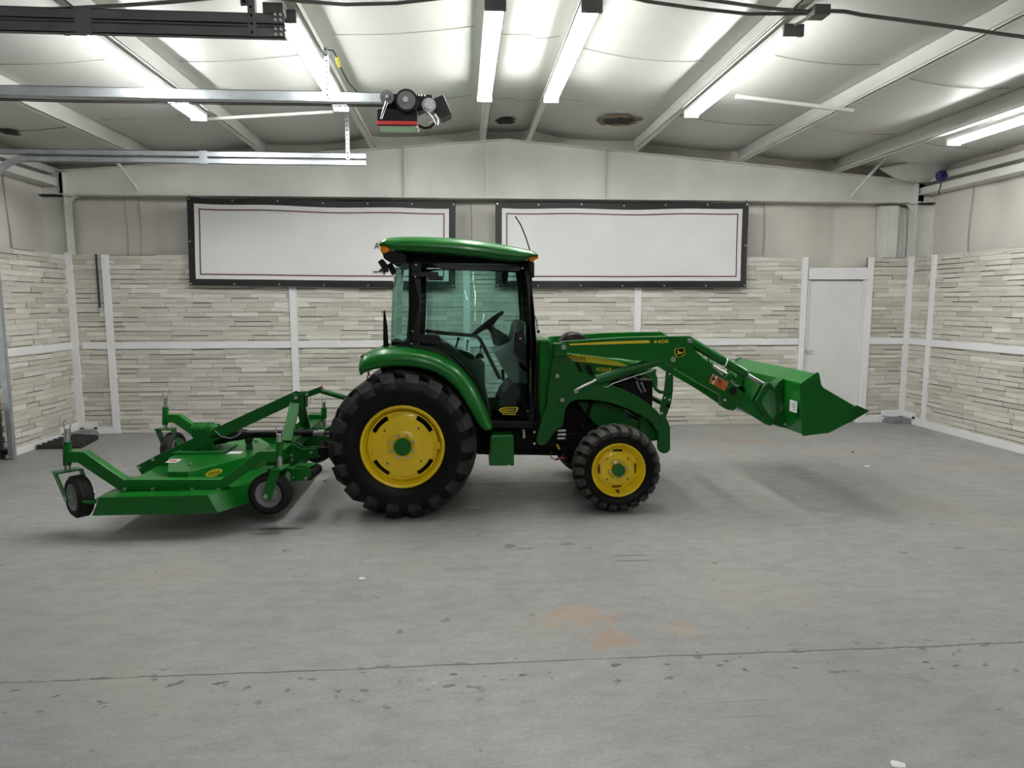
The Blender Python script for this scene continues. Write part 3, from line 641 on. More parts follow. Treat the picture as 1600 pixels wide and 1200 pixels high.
# ------------------------------------------------------------------ banners
def banner(c4, label, nt_, nb):
    (x0, z1), (x1, z1b), (x1b, z0b), (x0b, z0) = c4
    t = thing('wall_banner', ((x0+x1)/2, 9.66, z0), label, 'banner', 'blank banners under the rafter')
    def pt(s, r):   # s across 0..1, r up 0..1
        a = Vector((x0b+(x1b-x0b)*s, 0, z0+(z0b-z0)*s)); c = Vector((x0+(x1-x0)*s, 0, z1+(z1b-z1)*s)); p = a.lerp(c, r)
        p.z -= .02*math.sin(PI*s)*r+.008*math.sin(s*15)*r
        p.y = 9.64-.02*math.sin(PI*s)*math.sin(PI*r)-.010*math.sin(s*9+r*5)-.006*math.sin(s*23-r*4); return p
    def strip(n, s0, s1, r0, r1, mt, off, ns=40, nr=10, par=t):
        rows = [[tuple(pt(s0+(s1-s0)*i/ns, r0+(r1-r0)*j/nr)+Vector((0, off, 0))) for j in range(nr+1)] for i in range(ns+1)]
        return MB().grid(rows).make(n, mt, par)
    W = abs(x1-x0); Hh = abs(z1-z0); bx = .082/W; bz = .075/Hh
    strip('black_border', 0, 1, 0, 1, BANB, .006)
    pan = strip('white_panel', bx*1.1, 1-bx*1.1, bz*1.2, 1-bz*1.1, BANW, 0)
    mx, mz = .15/W, .145/Hh; th, tv = .016/W, .016/Hh
    for nm, a in (('line', (mx, 1-mx, mz, mz+tv)), ('line', (mx, 1-mx, 1-mz-tv, 1-mz)), ('line', (mx, mx+th, mz, 1-mz)), ('line', (1-mx-th, 1-mx, mz, 1-mz))):
        strip('maroon_line', *a, MAROON, -.004)
    for k in range(nt_+1):
        for r in (.022, .978): q = pt(min(max(k/nt_, .008), .992), r); bolt(q+Vector((0, -.006, 0)), .011, 'grommet', STEEL, t, .006, 10)
    for s in (.008, .992): bolt(pt(s, .5)+Vector((0, -.006, 0)), .011, 'grommet', STEEL, t, .006, 10)
    for s in (.004, .25, .5, .75, .996):      # ties up to the beam and back to the wall
        q = pt(s, .985); MB().tube([q, q+Vector((0, .06, .06))], .004, 5).make('tie', BANB, t)
    return t, pan
def bc(*ps): return [(q.x, q.z) for q in (P(u, v, 9.64) for u, v in ps)]
t1, pan1 = banner(bc((291, 307), (712, 316), (711, 450), (296, 446)), 'black-bordered white banner on the left, partly behind the cab roof', 6, 6)
t2, pan2 = banner(bc((774, 315), (1170, 316), (1166, 449), (774, 449)), 'black-bordered white banner on the right, behind the loader', 6, 6)
q = P(585, 389, 9.60); text('lettering', 'AV', (q.x, 9.60, q.z), .085, BANB, t1, .13)
q = P(583, 429, 9.60); text('lettering', '-4', (q.x, 9.60, q.z), .12, BANB, t1, .18)


# ------------------------------------------------------------------ tractor
YC = 6.35
TX = thing('tractor', (.4, YC, 0), 'green compact tractor with glazed cab, yellow wheels and raised front loader', 'tractor')
def sub(parent): return parent

_lugs = {}
def tyre(cx, cz, y0, wd, R, rr, nl, lugm, mt, parent, lw=.56, lugd=.036):
    """carcass turned about the axle, with moulded lugs"""
    Rc = R-lugd; h = Rc-rr; y1 = y0+wd; e = .03
    half = [(rr-.012, .075), (rr+.004, .045), (rr+h*.15, .022), (rr+h*.45, .004), (rr+h*.72, .010), (rr+h*.90, .04), (Rc, .085), (Rc+.004, wd/2)]
    prof = [(r, y0+y) for r, y in half]+[(r, y1-y) for r, y in half[-2::-1]]
    mb = MB().lathe(cx, cz, prof, 64)
    ty = mb.make('tyre', mt, parent)
    st = 2*PI/nl
    for side in (0, 1):
        key = (round(R, 3), side)
        if key not in _lugs:
            pts = [(rr+h*.60, .006, 0.0), (rr+h*.84, .008, .02), (R-.012, .05, .10), (R-.002, .13, .35), (R, wd*.54, 1.0)]; ring = []
            for (r, y, t) in pts:
                a = st*.75*t; wa = st*lw/2*(1-.25*t)
                rin = r-lugd-.015 if t > .05 else r-.012; yin = y+.025 if t < .2 else y
                for (q, yy, sg) in ((r, y, -1), (r, y, 1), (rin, yin, 1), (rin, yin, -1)):
                    an = a+sg*wa*(1 if yy == y and q == r else 1.15); Y = yy if side == 0 else wd-yy
                    ring.append((q*math.cos(an), Y, q*math.sin(an)))
            n = len(pts); fs = [(0, 1, 2, 3), tuple(4*(n-1)+i for i in (3, 2, 1, 0))]
            for i in range(n-1):
                for jj in range(4): fs.append((4*i+jj, 4*i+(jj+1) % 4, 4*i+4+(jj+1) % 4, 4*i+4+jj))
            o = MB().add(ring, fs).make('tread_lug', lugm); _lugs[key] = o.data; bpy.data.objects.remove(o)
        for k in range(nl):
            o = bpy.data.objects.new('tread_lug', _lugs[key]); COL.objects.link(o); attach(o, parent)
            o.location = (cx, y0, cz); o.rotation_euler.y = -(k*st+(st/2 if side else 0))
    return ty
def holed_disc(cx, cz, y, r0, r1, dish, holes, mt, name, parent, n=120, m=18):
    mb = MB(); vs = []; fs = []
    for k in range(n):
        a = 2*PI*k/n
        for i in range(m+1):
            r = r0+(r1-r0)*i/m; vs.append((cx+r*math.cos(a), y+dish(r), cz+r*math.sin(a)))
    for k in range(n):
        for i in range(m):
            r = r0+(r1-r0)*(i+.5)/m; a = 2*PI*(k+.5)/n
            if any(ra < r < rb and abs((a-ac+PI) % (2*PI)-PI) < wa for ra, rb, ac, wa in holes): continue
            fs.append((k*(m+1)+i, k*(m+1)+i+1, ((k+1) % n)*(m+1)+i+1, ((k+1) % n)*(m+1)+i))
    mb.add(vs, fs, True); o = mb.make(name, mt, parent); md = o.modifiers.new('t', 'SOLIDIFY'); md.thickness = .008; return o
def rear_wheel(cx, cz, y0, near):
    wd = .44; s = 1 if near else -1; yo = y0 if near else y0+wd; R = .617
    w_ = thing('rear_wheel', (cx, yo, 0), None, None); attach(w_, TX); w_.location = (cx, yo, 0)
    w_['label'] = 'near rear wheel with big lugged tyre and yellow rim' if near else 'far rear wheel'
    tyre(cx, cz, y0, wd, R, .335, 18, RUBL, RUB, w_)
    Y = lambda d: yo+s*d
    MB().lathe(cx, cz, [(.345, Y(.055)), (.347, Y(.035)), (.338, Y(.026)), (.325, Y(.034)), (.316, Y(.05)), (.312, Y(.085)), (.296, Y(.10)), (.29, Y(.13)), (.29, Y(.40)), (.33, Y(.42))], 72).make('rim', YEL, w_)
    if near:
        hl = [(.246, .285, PI/4+k*PI/2, .31) for k in range(4)]
        holed_disc(cx, cz, Y(.10), .075, .292, lambda r: (.0 if r > .26 else -.012 if r > .12 else -.03), hl, YEL, 'disc', w_)
        MB().lathe(cx, cz, [(.12, Y(.088)), (.115, Y(.064)), (.02, Y(.062))], 40).make('hub_plate', YEL, w_)
        MB().cyl((cx, Y(.075), cz), (cx, Y(.04), cz), .071, 32).make('hub_cap', GREEN, w_, .006)
        for k in range(8): a = PI/8+k*PI/4; bolt((cx+.096*math.cos(a), Y(.056), cz+.096*math.sin(a)), .0125, 'wheel_bolt', STEEL, w_, .02)
        for k in range(4): a = PI/4+k*PI/2+.06; bolt((cx+.195*math.cos(a), Y(.083), cz+.195*math.sin(a)), .010, 'wheel_hole', BLACK, w_, .008, 4)
        MB().box((cx+.27, Y(.06), cz-.03), (cx+.31, Y(.10), cz+.03)).make('rim_clamp', YEL, w_, .004)
        MB().cyl((cx, Y(.2), cz), (cx, Y(.24), cz), .285, 40).make('dark_backing_disc', BLACKD, w_)  # black disc added behind the rim slots so they look dark
    else: MB().cyl((cx, Y(.12), cz), (cx, Y(.15), cz), .29, 40).make('disc', YEL, w_)
    return w_
def front_wheel(cx, cz, y0, near):
    wd = .30; s = 1 if near else -1; yo = y0 if near else y0+wd; R = .378
    w_ = thing('front_wheel', (cx, yo, 0), None, None); attach(w_, TX); w_.location = (cx, yo, 0)
    w_['label'] = 'near front wheel with blocky tyre and yellow rim' if near else 'far front wheel'
    tyre(cx, cz, y0, wd, R, .225, 22, RUBF, RUB, w_, .62, .024)
    Y = lambda d: yo+s*d
    MB().lathe(cx, cz, [(.232, Y(.05)), (.234, Y(.03)), (.226, Y(.022)), (.214, Y(.03)), (.206, Y(.055)), (.178, Y(.075)), (.172, Y(.10)), (.168, Y(.25)), (.2, Y(.27))], 64).make('rim', YEL, w_)
    if near:
        hl = [(.150, .166, PI/2*k, .28) for k in range(4)]
        holed_disc(cx, cz, Y(.10), .05, .175, lambda r: (.0 if r > .14 else -.014 if r > .08 else -.02), hl, YEL, 'disc', w_, 96, 16)
        MB().lathe(cx, cz, [(.094, Y(.09)), (.09, Y(.072)), (.02, Y(.07))], 36).make('hub_plate', YEL, w_)
        MB().cyl((cx, Y(.08), cz), (cx, Y(.02), cz), .053, 28).make('hub_cap', GREEN, w_, .006)
        for k in range(6): a = .2+k*PI/3; bolt((cx+.072*math.cos(a), Y(.064), cz+.072*math.sin(a)), .011, 'wheel_bolt', STEEL, w_, .02)
        for k in range(4): a = PI/4+k*PI/2; bolt((cx+.125*math.cos(a), Y(.082), cz+.125*math.sin(a)), .008, 'wheel_hole', BLACK, w_, .008, 8)
        bolt((cx, Y(.062), cz-.188), .013, 'valve', DARKST, w_, .03, 8)
    else: MB().cyl((cx, Y(.12), cz), (cx, Y(.15), cz), .17, 40).make('disc', YEL, w_)
RX, FX = -.493, 1.318
rear_wheel(RX, .617, 5.53, True); rear_wheel(RX, .617, 2*YC-5.53-.44, False)
front_wheel(FX, .378, 5.57, True); front_wheel(FX, .378, 2*YC-5.57-.30, False)

# chassis, axles, engine underside
MB().box((-.85, 6.05, .45), (.35, 6.65, .85)).make('transmission', BLACKD, TX, .03)
MB().cyl((RX, 5.9, .617), (RX, 2*YC-5.9, .617), .11, 20).make('rear_axle', BLACKD, TX)
MB().box((.2, 6.08, .42), (1.55, 6.62, .62)).make('chassis_rail', BLACKD, TX, .02)
MB().prism([(1.22, .30), (1.42, .30), (1.42, .46), (1.22, .46)], 5.8, 2*YC-5.8).make('front_axle', GREEND, TX, .02)
MB().box((.75, 6.12, .55), (1.5, 6.58, 1.0)).make('engine', BLACKD, TX, .03)
MB().box((1.45, 6.1, .40), (1.72, 6.6, .62)).make('front_support', GREEND, TX, .02)
plate('underbody_tank', [(742, 645), (838, 660), (872, 640), (872, 700), (840, 703), (806, 702), (745, 700), (735, 672)], 5.98, 6.6, BLACKD, TX, .02)
MB().cyl(P(745, 706, 6.3), P(876, 708, 6.3), .022, 10).make('drive_tube', BLACKD, TX)
bx = plate('step_box', [(766, 683), (768, 680.5), (801, 680), (803, 683), (803.5, 728), (797, 728), (795, 726), (793, 728), (764.5, 728)], 5.72, 5.98, GREEN, TX, .008)
# steps and small fittings by the step
plate('hydraulic_valve', [(870, 671), (885, 670), (886, 690), (871, 690)], 5.95, 6.05, BLACK, TX)
for k, (u, v) in enumerate(((877, 673), (877, 679), (876, 685))): MB().cyl(P(u-6, v, 5.93), P(u+7, v, 5.93), .012, 10).make('hose_coupler', STEEL, TX)
MB().tube([P(862, 706, 5.93), P(860, 713, 5.93), P(866, 718, 5.93), P(875, 716, 5.93), P(882, 708, 5.93)], .005, 6).make('wire_loop', DARKST, TX)
MB().tube([P(868, 718, 5.93), P(874, 716, 5.93), P(882, 716, 5.93)], .011, 6).make('red_connector', RED, TX)
MB().cyl(P(870, 694, 5.93), P(874, 702, 5.93), .01, 8).make('yellow_plug', YDEC, TX)
plate('white_tag', [(816.5, 671), (820, 671), (821, 684), (817, 685)], 5.972, 5.978, PAPER, TX, 0)
MB().lathe(P(760, 689, 5.96).x, P(760, 689, 5.96).z, [(.016, 5.96), (.02, 5.955), (.016, 5.95)], 16).make('hook_ring', STEEL, TX)
for u, v in ((835, 675), (835, 693)): bolt(P(u, v, 5.94), .012, 'bolt', STEEL, TX)

# fenders: rolled outer lip, top and inner flange
up = [(563, 572), (565, 560), (570, 554), (590, 546), (615, 544.5), (640, 545.5), (662, 549), (682, 555), (702, 564), (720, 577), (736, 596), (750, 622), (760, 645), (767, 662), (769, 669)]
lo = [(562, 585), (566, 580), (573, 576), (592, 572), (615, 569), (640, 569), (660, 572), (676, 577), (692, 585), (706, 596), (720, 612), (733, 634), (743, 653), (752, 666), (760, 672)]
def fender(mirror):
    rows = []
    for (a, c) in zip(up, lo):
        A = P(*c, 5.60); B = P(*a, 5.70)
        sec = [(A.x, 5.63, A.z-.012), (A.x, 5.60, A.z), (A.x*.7+B.x*.3, 5.592, A.z*.7+B.z*.3), (A.x*.35+B.x*.65, 5.61, A.z*.35+B.z*.65), (A.x*.1+B.x*.9, 5.65, A.z*.1+B.z*.9), (B.x, 5.70, B.z), (B.x, 5.80, B.z+.004), (B.x, 5.99, B.z+.002)]
        rows.append([(x, (2*YC-y if mirror else y), z) for x, y, z in sec])
    o = MB().grid(rows).make('fender', GREEN, TX); md = o.modifiers.new('t', 'SOLIDIFY'); md.thickness = .012; md.offset = -1 if mirror else 1
    s2 = o.modifiers.new('s', 'SUBSURF'); s2.levels = 1; s2.render_levels = 1
    return o
f1 = fender(False); fender(True)
plate('tail_lamp', [(563, 557), (566, 554), (567, 566), (564, 569)], 5.66, 5.80, TAIL, f1, .004)
body = [(592, 562), (640, 556), (690, 563), (722, 584), (748, 622), (768, 664), (745, 695), (700, 690), (640, 640), (604, 612)]
plate('fender_liner', body, 5.99, 2*YC-5.99, BLACKD, TX, .0, 5.99)
MB().tube([P(577, 578, 5.85), P(574, 592, 5.9), P(580, 605, 5.95)], .006, 6).tube([P(572, 580, 5.85), P(585, 592, 5.9), P(600, 600, 5.95)], .004, 6).make('lamp_wire', BLACK, TX)
plate('tall_marker', [(599, 486), (601, 485), (605, 510), (607, 546), (599, 547), (598.5, 520)], 5.78, 5.81, BLACK, TX, .002)

# cab
Y0, Y1 = 5.78, 2*YC-5.78
def both(name, pts, th, mt, bevel=.004, y=Y0):
    plate(name, pts, y, y+th, mt, TX, bevel); a = px2(pts, y); return MB().prism(a, 2*YC-y-th, 2*YC-y).make(name, mt, TX, bevel)
both('rear_pillar', [(637, 404), (657, 404), (656, 470), (653, 538), (640, 545), (634, 545), (638, 480)], .06, BLACK)
both('front_pillar', [(819, 408), (828, 408), (832, 440), (836, 490), (839, 545), (838, 610), (833, 665), (826, 665), (829, 610), (830.5, 545), (828, 490), (824, 440)], .06, BLACK)
both('top_rail', [(612, 388), (700, 392), (800, 404), (829, 406), (829, 414), (800, 411), (720, 410), (650, 409), (612, 412)], .06, BLACK)
both('door_sill', [(764, 655), (768, 658), (834, 659), (834, 669), (770, 668)], .06, BLACK)
edge = [(655, 537), (676, 541), (694, 548), (710, 558), (726, 574), (738, 592), (750, 618), (759, 643), (765, 657)]
def strip(name, pts, wpx, th, mt, y):
    q = [P(u, v, y) for u, v in pts]
    for m_ in (0, 1):
        mb = MB(); yy = y+th/2 if m_ == 0 else 2*YC-y-th/2
        mb.tube([(a.x, yy, a.z) for a in q], wpx*.003, 6); mb.make(name, mt, TX)
strip('door_edge_seal', edge, 4.5, .035, BLACK, Y0)
both('rear_corner_post', [(609, 545), (618, 541), (632, 533), (640, 533), (640, 552), (612, 550)], .05, BLACK)
dg_ = [(657, 411), (700, 411), (760, 411), (821, 414), (827, 470), (830, 545), (828, 610), (826, 659), (767, 657), (759, 642), (750, 617), (738, 591), (726, 573), (710, 557), (694, 547), (676, 540), (656, 536)]
for y, nm in ((Y0+.025, 'door_glass'), (2*YC-Y0-.03, 'door_glass')):
    MB().prism(px2(dg_, Y0), y, y+.005).make(nm, GLASS, TX)
q_ = [(617, 411), (638, 411), (638, 534), (620, 541), (611, 545), (610, 510), (613, 450)]
for y in (Y0+.03, 2*YC-Y0-.035): MB().prism(px2(q_, Y0), y, y+.005).make('quarter_glass', GLASS, TX)
rg = px2([(616, 412), (612, 460), (610, 545)], Y0)
MB().grid([[(x, Y0+.04, z) for x, z in rg], [(x-.03, Y0+.25, z) for x, z in rg], [(x-.04, YC, z) for x, z in rg], [(x-.03, Y1-.25, z) for x, z in rg], [(x, Y1-.04, z) for x, z in rg]]).make('rear_glass', GLASS, TX)
fg = px2([(826, 412), (831, 470), (834, 545), (832, 600), (829, 658)], Y0)
MB().grid([[(x, Y0+.04, z) for x, z in fg], [(x+.04, YC, z) for x, z in fg], [(x, Y1-.04, z) for x, z in fg]]).make('windscreen', GLASS, TX)
hl_ = px2([(612, 391), (828, 405), (829, 412), (790, 411), (640, 409), (614, 414)], Y0)
MB().prism(hl_, Y0+.05, Y1-.05).make('headliner', BLACK, TX, .01)
plate('sun_visor', [(676, 413), (690, 411), (812, 416), (812, 423), (690, 420)], Y0+.08, Y0+.14, GREYD, TX)
# roof shell
top = [(593, 383), (596, 377), (602, 371), (612, 368), (640, 366.5), (680, 367), (720, 369.5), (760, 374), (795, 380.5), (820, 386.5), (834, 392.5), (840, 399)]
bot = [(593, 384), (598, 382), (607, 385), (614, 389.5), (640, 391), (680, 393), (720, 396.5), (760, 401), (795, 405.5), (818, 406), (830, 401), (840, 400)]
rows = []
RW = .68
for (a, c) in zip(top, bot):
    A = P(*a, 5.86); B = P(*c, 5.69); n = 32; row = []
    for j in range(n+1):
        an = PI*j/n; cs, sn = math.cos(an), math.sin(an); e = .26
        yy = YC-RW*math.copysign(abs(cs)**e, cs); zz = B.z+(A.z-B.z)*.88*abs(sn)**.5; xx = B.x+(A.x-B.x)*abs(sn)
        row.append((xx, yy, zz))
    row += [(B.x, YC+RW*.9, B.z-.004), (B.x, YC-RW*.9, B.z-.004), row[0]]
    rows.append(row)
def cr(p0, p1, p2, p3, t): return [tuple(.5*(2*b+(c-a)*t+(2*a-5*b+4*c-d)*t*t+(3*b-a-3*c+d)*t**3) for a, b, c, d in zip(*q)) for q in zip(p0, p1, p2, p3)]
rows = [cr(rows[max(i-1, 0)], rows[i], rows[i+1], rows[min(i+2, len(rows)-1)], k/4) for i in range(len(rows)-1) for k in range(4)]+[rows[-1]]
roof = MB().grid(rows).make('roof', GREEN, TX, weld=True)
# lamps
for (pts, y0, y1) in (([(594, 384), (598, 383), (606, 384), (610, 388), (609, 392), (604, 395), (596, 396), (594, 391)], 5.70, 5.80), ([(826, 400), (832, 397), (841, 398), (842, 404), (837, 405), (833, 410), (827, 407)], 5.70, 5.78)):
    for m_ in (0, 1):
        MB().prism(px2(pts, 5.70), *((y0, y1) if m_ == 0 else (2*YC-y1, 2*YC-y0))).make('amber_lamp', AMBER, TX, .012, 3)
plate('lamp_bracket', [(597, 395), (608, 392), (622, 392), (634, 398), (634, 410), (612, 412), (600, 404)], 5.72, 5.80, BLACK, TX)
plate('work_light', [(590, 409), (597, 404), (604, 413), (606, 424), (600, 426), (597, 420)], 5.74, 5.84, BLACK, TX, .006); plate('work_light', [(604, 414), (611, 410), (619, 424), (612, 430)], 5.84, 5.94, BLACK, TX, .006)
plate('front_work_light', [(826, 404), (833, 407), (835, 412), (835, 434), (831, 434), (827, 418)], 5.74, 5.84, BLACK, TX, .006)
a = P(830, 400, 6.0); ant = [P(u, v, 6.0) for u, v in ((830, 402), (827, 388), (822, 372), (814, 352), (805, 338))]
MB().tube(ant, .006, 6).make('antenna', BLACK, TX)
# hinges, latch, door bars and mirror
for (pts, nm) in (([(642, 423), (684, 424), (684, 430), (692, 431), (692, 438), (668, 437), (668, 432), (642, 432)], 'door_hinge'), ([(643, 522), (684, 524), (688, 528), (690, 537), (684, 540), (644, 534)], 'door_hinge')):
    plate(nm, pts, Y0-.03, Y0+.02, BLACK, TX, .006)
for u, v in ((650, 413.5), (649, 432.5), (644.5, 517.5), (643, 537)): bolt(P(u, v, Y0-.01), .008, 'bolt', STEEL, TX)
MB().tube([P(665, 517, Y0+.06), P(690, 520, Y0+.06), P(744, 525, Y0+.06), P(750, 530, Y0+.06), P(781, 592, Y0+.06)], .016, 8).make('door_bar', GREYD, TX)
plate('door_latch', [(806, 521), (809, 519), (819, 519), (821, 524), (820, 556), (808, 557), (804, 551)], Y0-.02, Y0+.06, BLACK, TX, .008); bolt(P(813, 529, Y0-.024), .008, 'lock_barrel', STEEL, TX, .01, 12)
plate('interior_mirror', [(785, 430), (788, 421), (796, 421), (795, 436), (790, 446), (786, 442)], 6.2, 6.5, GREYD, TX, .01, 6.1)
plate('wiper_motor', [(826, 425), (830, 423), (834, 440), (833, 443), (829, 443)], Y0-.02, Y0+.05, BLACK, TX)
MB().tube([P(834, 490, 5.78), P(838, 500, 5.76), P(840, 515, 5.76), P(841, 518, 5.76)], .004, 6).make('mirror_wire', BLACK, TX); bolt(P(841, 518, 5.76), .014, 'wire_plug', BLACK, TX, .03)
# cab interior
plate('side_console', [(640, 548), (650, 537), (690, 534), (700, 536), (716, 548), (733, 556), (752, 563), (758, 568), (758, 600), (764, 630), (770, 652), (752, 640), (720, 590), (680, 560)], 5.88, 6.02, GREYP, TX, .01, 5.85)
MB().prism(px2([(655, 545), (745, 560), (756, 600), (752, 640), (700, 600), (655, 570)], 6.68), 6.68, 6.8).make('far_console', GREYP, TX, .01)
plate('console_top', [(716, 546), (733, 552), (741, 556), (740, 562), (733, 562), (718, 550)], 5.86, 5.96, GREYD, TX)
for (u0, v0, u1, v1, r) in ((711, 546, 716, 531, .013), (729, 548, 730.5, 535, .009), (749, 556, 751, 543, .008)):
    lv = MB().cyl(P(u0, v0, 5.93), P(u1, v1, 5.93), r*.6, 8).make('lever', GREYD, TX); MB().cyl(P(u1, v1, 5.93), P(u1+.6, v1-4, 5.93), r, 10).make('knob', BLACK, lv, .004)
plate('lever_boot', [(742, 560), (746, 553), (754, 553), (757, 560)], 5.88, 5.98, BLACK, TX)
plate('dashboard', [(771, 550), (780, 545), (800, 535), (803, 524), (806, 510), (812, 501), (823, 503), (826, 604), (802, 602), (797, 593), (790, 583), (783, 571), (776, 558)], 6.1, 6.6, GREYP, TX, .015, 6.0)
plate('dash_shroud', [(768, 523), (771, 516), (780, 516), (794, 525), (798, 534), (788, 540), (772, 540)], 6.25, 6.45, GREYD, TX, .015, 6.2)
plate('lower_dash', [(800, 602), (826, 604), (826, 656), (776, 656), (780, 634), (787, 618)], 6.05, 6.65, GREYD, TX, .015, 5.95)
plate('dash_pocket', [(810, 570), (814, 566), (825, 578), (821, 582)], 6.085, 6.10, BLACK, TX, .002)
plate('pedal', [(783, 578), (788, 577), (789, 594), (784, 595)], 6.05, 6.09, BLACK, TX)
MB().box((-.45, 6.05, .83), (.62, 6.65, .87)).make('cab_floor', GREYD, TX)
plate('seat', [(668, 548), (720, 552), (724, 562), (700, 568), (670, 566)], 6.15, 6.58, GREYD, TX, .02, 6.15); plate('folded_seat_back', [(652, 535), (672, 536), (704, 545), (704, 552), (652, 552)], 6.17, 6.55, GREYD, TX, .02, 6.15)
# steering wheel
a, c = P(739, 523, YC), P(785, 488, YC); cen = (a+c)/2; ax = (c-a).normalized(); rad = (c-a).length/2
nrm_ = ax.cross(Vector((0, 1, 0))).normalized()
ring = [cen+ax*rad*math.cos(2*PI*k/36)+Vector((0, 1, 0))*rad*math.sin(2*PI*k/36) for k in range(37)]
sw = MB().tube(ring, .017, 8).make('steering_wheel', BLACK, TX)
hubp = cen+nrm_*(-.04 if nrm_.z > 0 else .04)
for k in range(3):
    an = 2*PI*k/3+PI/6; MB().bar(hubp, cen+ax*rad*math.cos(an)+Vector((0, 1, 0))*rad*math.sin(an), .03, .015).make('spoke', BLACK, sw)
MB().cyl(hubp, P(785, 535, YC), .03, 12, .045).make('steering_column', GREYD, TX)
# dealer decal low on the door glass
yd = Y0+.022
dec = plate('dealer_decal', [(779.5, 640.5), (783, 637.5), (790, 636), (806, 636), (810, 637), (808, 643), (804, 645), (784, 645)], yd, yd+.001, YDEC, TX, 0)
plate('decal_inner', [(782, 640.5), (785, 638.5), (791, 637.2), (805, 637.2), (807.5, 637.8), (806, 642.5), (803, 644), (785, 643.8)], yd-.0006, yd-.0002, BLACK, dec, 0)
q = P(784, 643.3, yd-.002); text('lettering', 'GREENWAY', (q.x, yd-.0012, q.z), .026, YDEC, dec, .112)
plate('decal_line', [(785, 646.6), (806, 646.8), (806, 648.2), (785, 648)], yd, yd+.001, YDEC, TX, 0)
q = P(779, 621, yd); text('lettering', 'TI', (q.x, yd, q.z), .02, BLACK, dec, .02)

# the cab sides lean in towards the roof
def lean(z): tt = max(0, (z-1.25)/.98); return .15*tt*tt
for o in list(TX.children):
    if o.name.split('.')[0] in ('rear_pillar', 'front_pillar', 'top_rail', 'door_glass', 'quarter_glass', 'rear_corner_post', 'door_hinge', 'door_latch', 'headliner', 'rear_glass', 'windscreen', 'wiper_motor'):
        if o.name.split('.')[0] == 'door_glass':
            bm = bmesh.new(); bm.from_mesh(o.data)
            for k in range(1, 14): bmesh.ops.bisect_plane(bm, geom=bm.verts[:]+bm.edges[:]+bm.faces[:], plane_co=(0, 0, 1.2+k*.08), plane_no=(0, 0, 1))
            bm.to_mesh(o.data); bm.free()
        for v in o.data.vertices: v.co.y += lean(v.co.z)*(1 if v.co.y < YC else -1)
        if o.name.split('.')[0] == 'door_glass':
            for pg in o.data.polygons: pg.use_smooth = True

# hood and engine bay
plate('cowl', [(842, 531), (862, 531), (866, 545), (866, 660), (848, 662), (842, 640)], 5.99, 2*YC-5.99, GREEN, TX, .02, 5.95)
MB().prism(px2([(836, 560), (845, 556), (845, 640), (870, 630), (872, 668), (838, 668)], 6.02), 6.02, 2*YC-6.02).make('firewall', BLACKD, TX)
st = [(858, 540, 600, .33), (885, 546, 604, .335), (920, 548, 606, .34), (950, 551.5, 602, .34), (965, 554, 586, .338), (980, 557, 580, .335), (1000, 562.5, 578, .325), (1014, 568, 580, .30), (1022, 576, 584, .26), (1025, 584, 588, .20)]
rows = []
for (u, vt, vb_, hw) in st:
    A = P(u, vt, YC-hw+.06); B = P(u, vb_, YC-hw); row = [(A.x, YC-hw, B.z)]
    n = 16
    for j in range(n+1):
        an = PI*j/n; cs, sn = math.cos(an), math.sin(an)
        row.append((A.x, YC-hw*math.copysign(abs(cs)**.35, cs), A.z-(.16)*(1-abs(sn)**.45)))
    row.append((A.x, YC+hw, B.z)); rows.append(row)
hood = MB().grid(rows).make('hood', GREEN, TX); s2 = hood.modifiers.new('s', 'SUBSURF'); s2.levels = s2.render_levels = 1
HY = YC-.346
plate('hood_side', [(868, 552), (890, 556), (940, 560), (975, 569), (980, 574), (956, 588), (954, 612), (870, 612)], HY+.004, HY+.02, GREEN, TX, .003, HY)
for pts in ([(898, 568), (902, 566), (906, 570), (909, 578), (909, 584), (898, 584)], [(913, 570), (919, 569), (925, 574), (928, 587), (922, 586), (916, 580)]): plate('hood_vent', pts, HY+.001, HY+.006, BLACK, hood, 0, HY)
sy = HY-.004
stripe = plate('hood_stripe', [(886, 553.5), (905, 554.3), (925, 556.5), (945, 560.5), (965, 565), (980, 570), (988, 574), (975, 573), (950, 570), (925, 567), (900, 564.5), (888, 562.5)], sy, sy+.003, YDEC, hood, 0)
q = P(889.2, 561.6, sy-.002); text('lettering', 'D', (q.x, sy-.001, q.z), .042, BLACK, hood, .032, slope=-.06)
q = P(896.2, 562.6, sy-.002); text('lettering', 'EERE', (q.x, sy-.001, q.z), .032, BLACK, hood, .112, slope=-.07)
q = P(930.5, 580.5, sy-.002); text('lettering', '4066R', (q.x, sy+.002, q.z), .038, YDEC, hood, .152, slope=-.04)
MB().box((P(968, 600, 6.1).x, YC-.30, P(968, 640, 6.1).z), (P(1018, 600, 6.1).x, YC+.30, P(968, 594, 6.1).z)).make('grille', BLACK, TX, .01)
plate('headlamp', [(998, 594), (1006, 586), (1018, 584), (1024, 590), (1023, 606), (1012, 603), (1003, 598)], YC-.29, YC-.10, LENS, TX, .01); MB().prism(px2([(998, 594), (1006, 586), (1018, 584), (1024, 590), (1023, 606), (1012, 603), (1003, 598)], YC-.29), YC+.10, YC+.29).make('headlamp', LENS, TX, .01)
MB().tube([P(994, 596, 6.03), P(998, 606, 6.03), P(1003, 614, 6.03)], .012, 6).tube([P(1002, 598, 6.03), P(1008, 612, 6.03)], .009, 6).make('side_grille_bar', GREYRIM, TX)
plate('lower_side_panel', [(902, 627), (945, 629), (978, 641), (982, 655), (1012, 659), (1022, 664), (1016, 671), (985, 676), (950, 672), (930, 664), (914, 645)], 6.04, 2*YC-6.04, GREEND, TX, .012)
plate('front_casting', [(1000, 655), (1026, 650), (1034, 668), (1030, 688), (1015, 690), (1000, 680)], 6.0, 2*YC-6.0, GREEND, TX, .01)
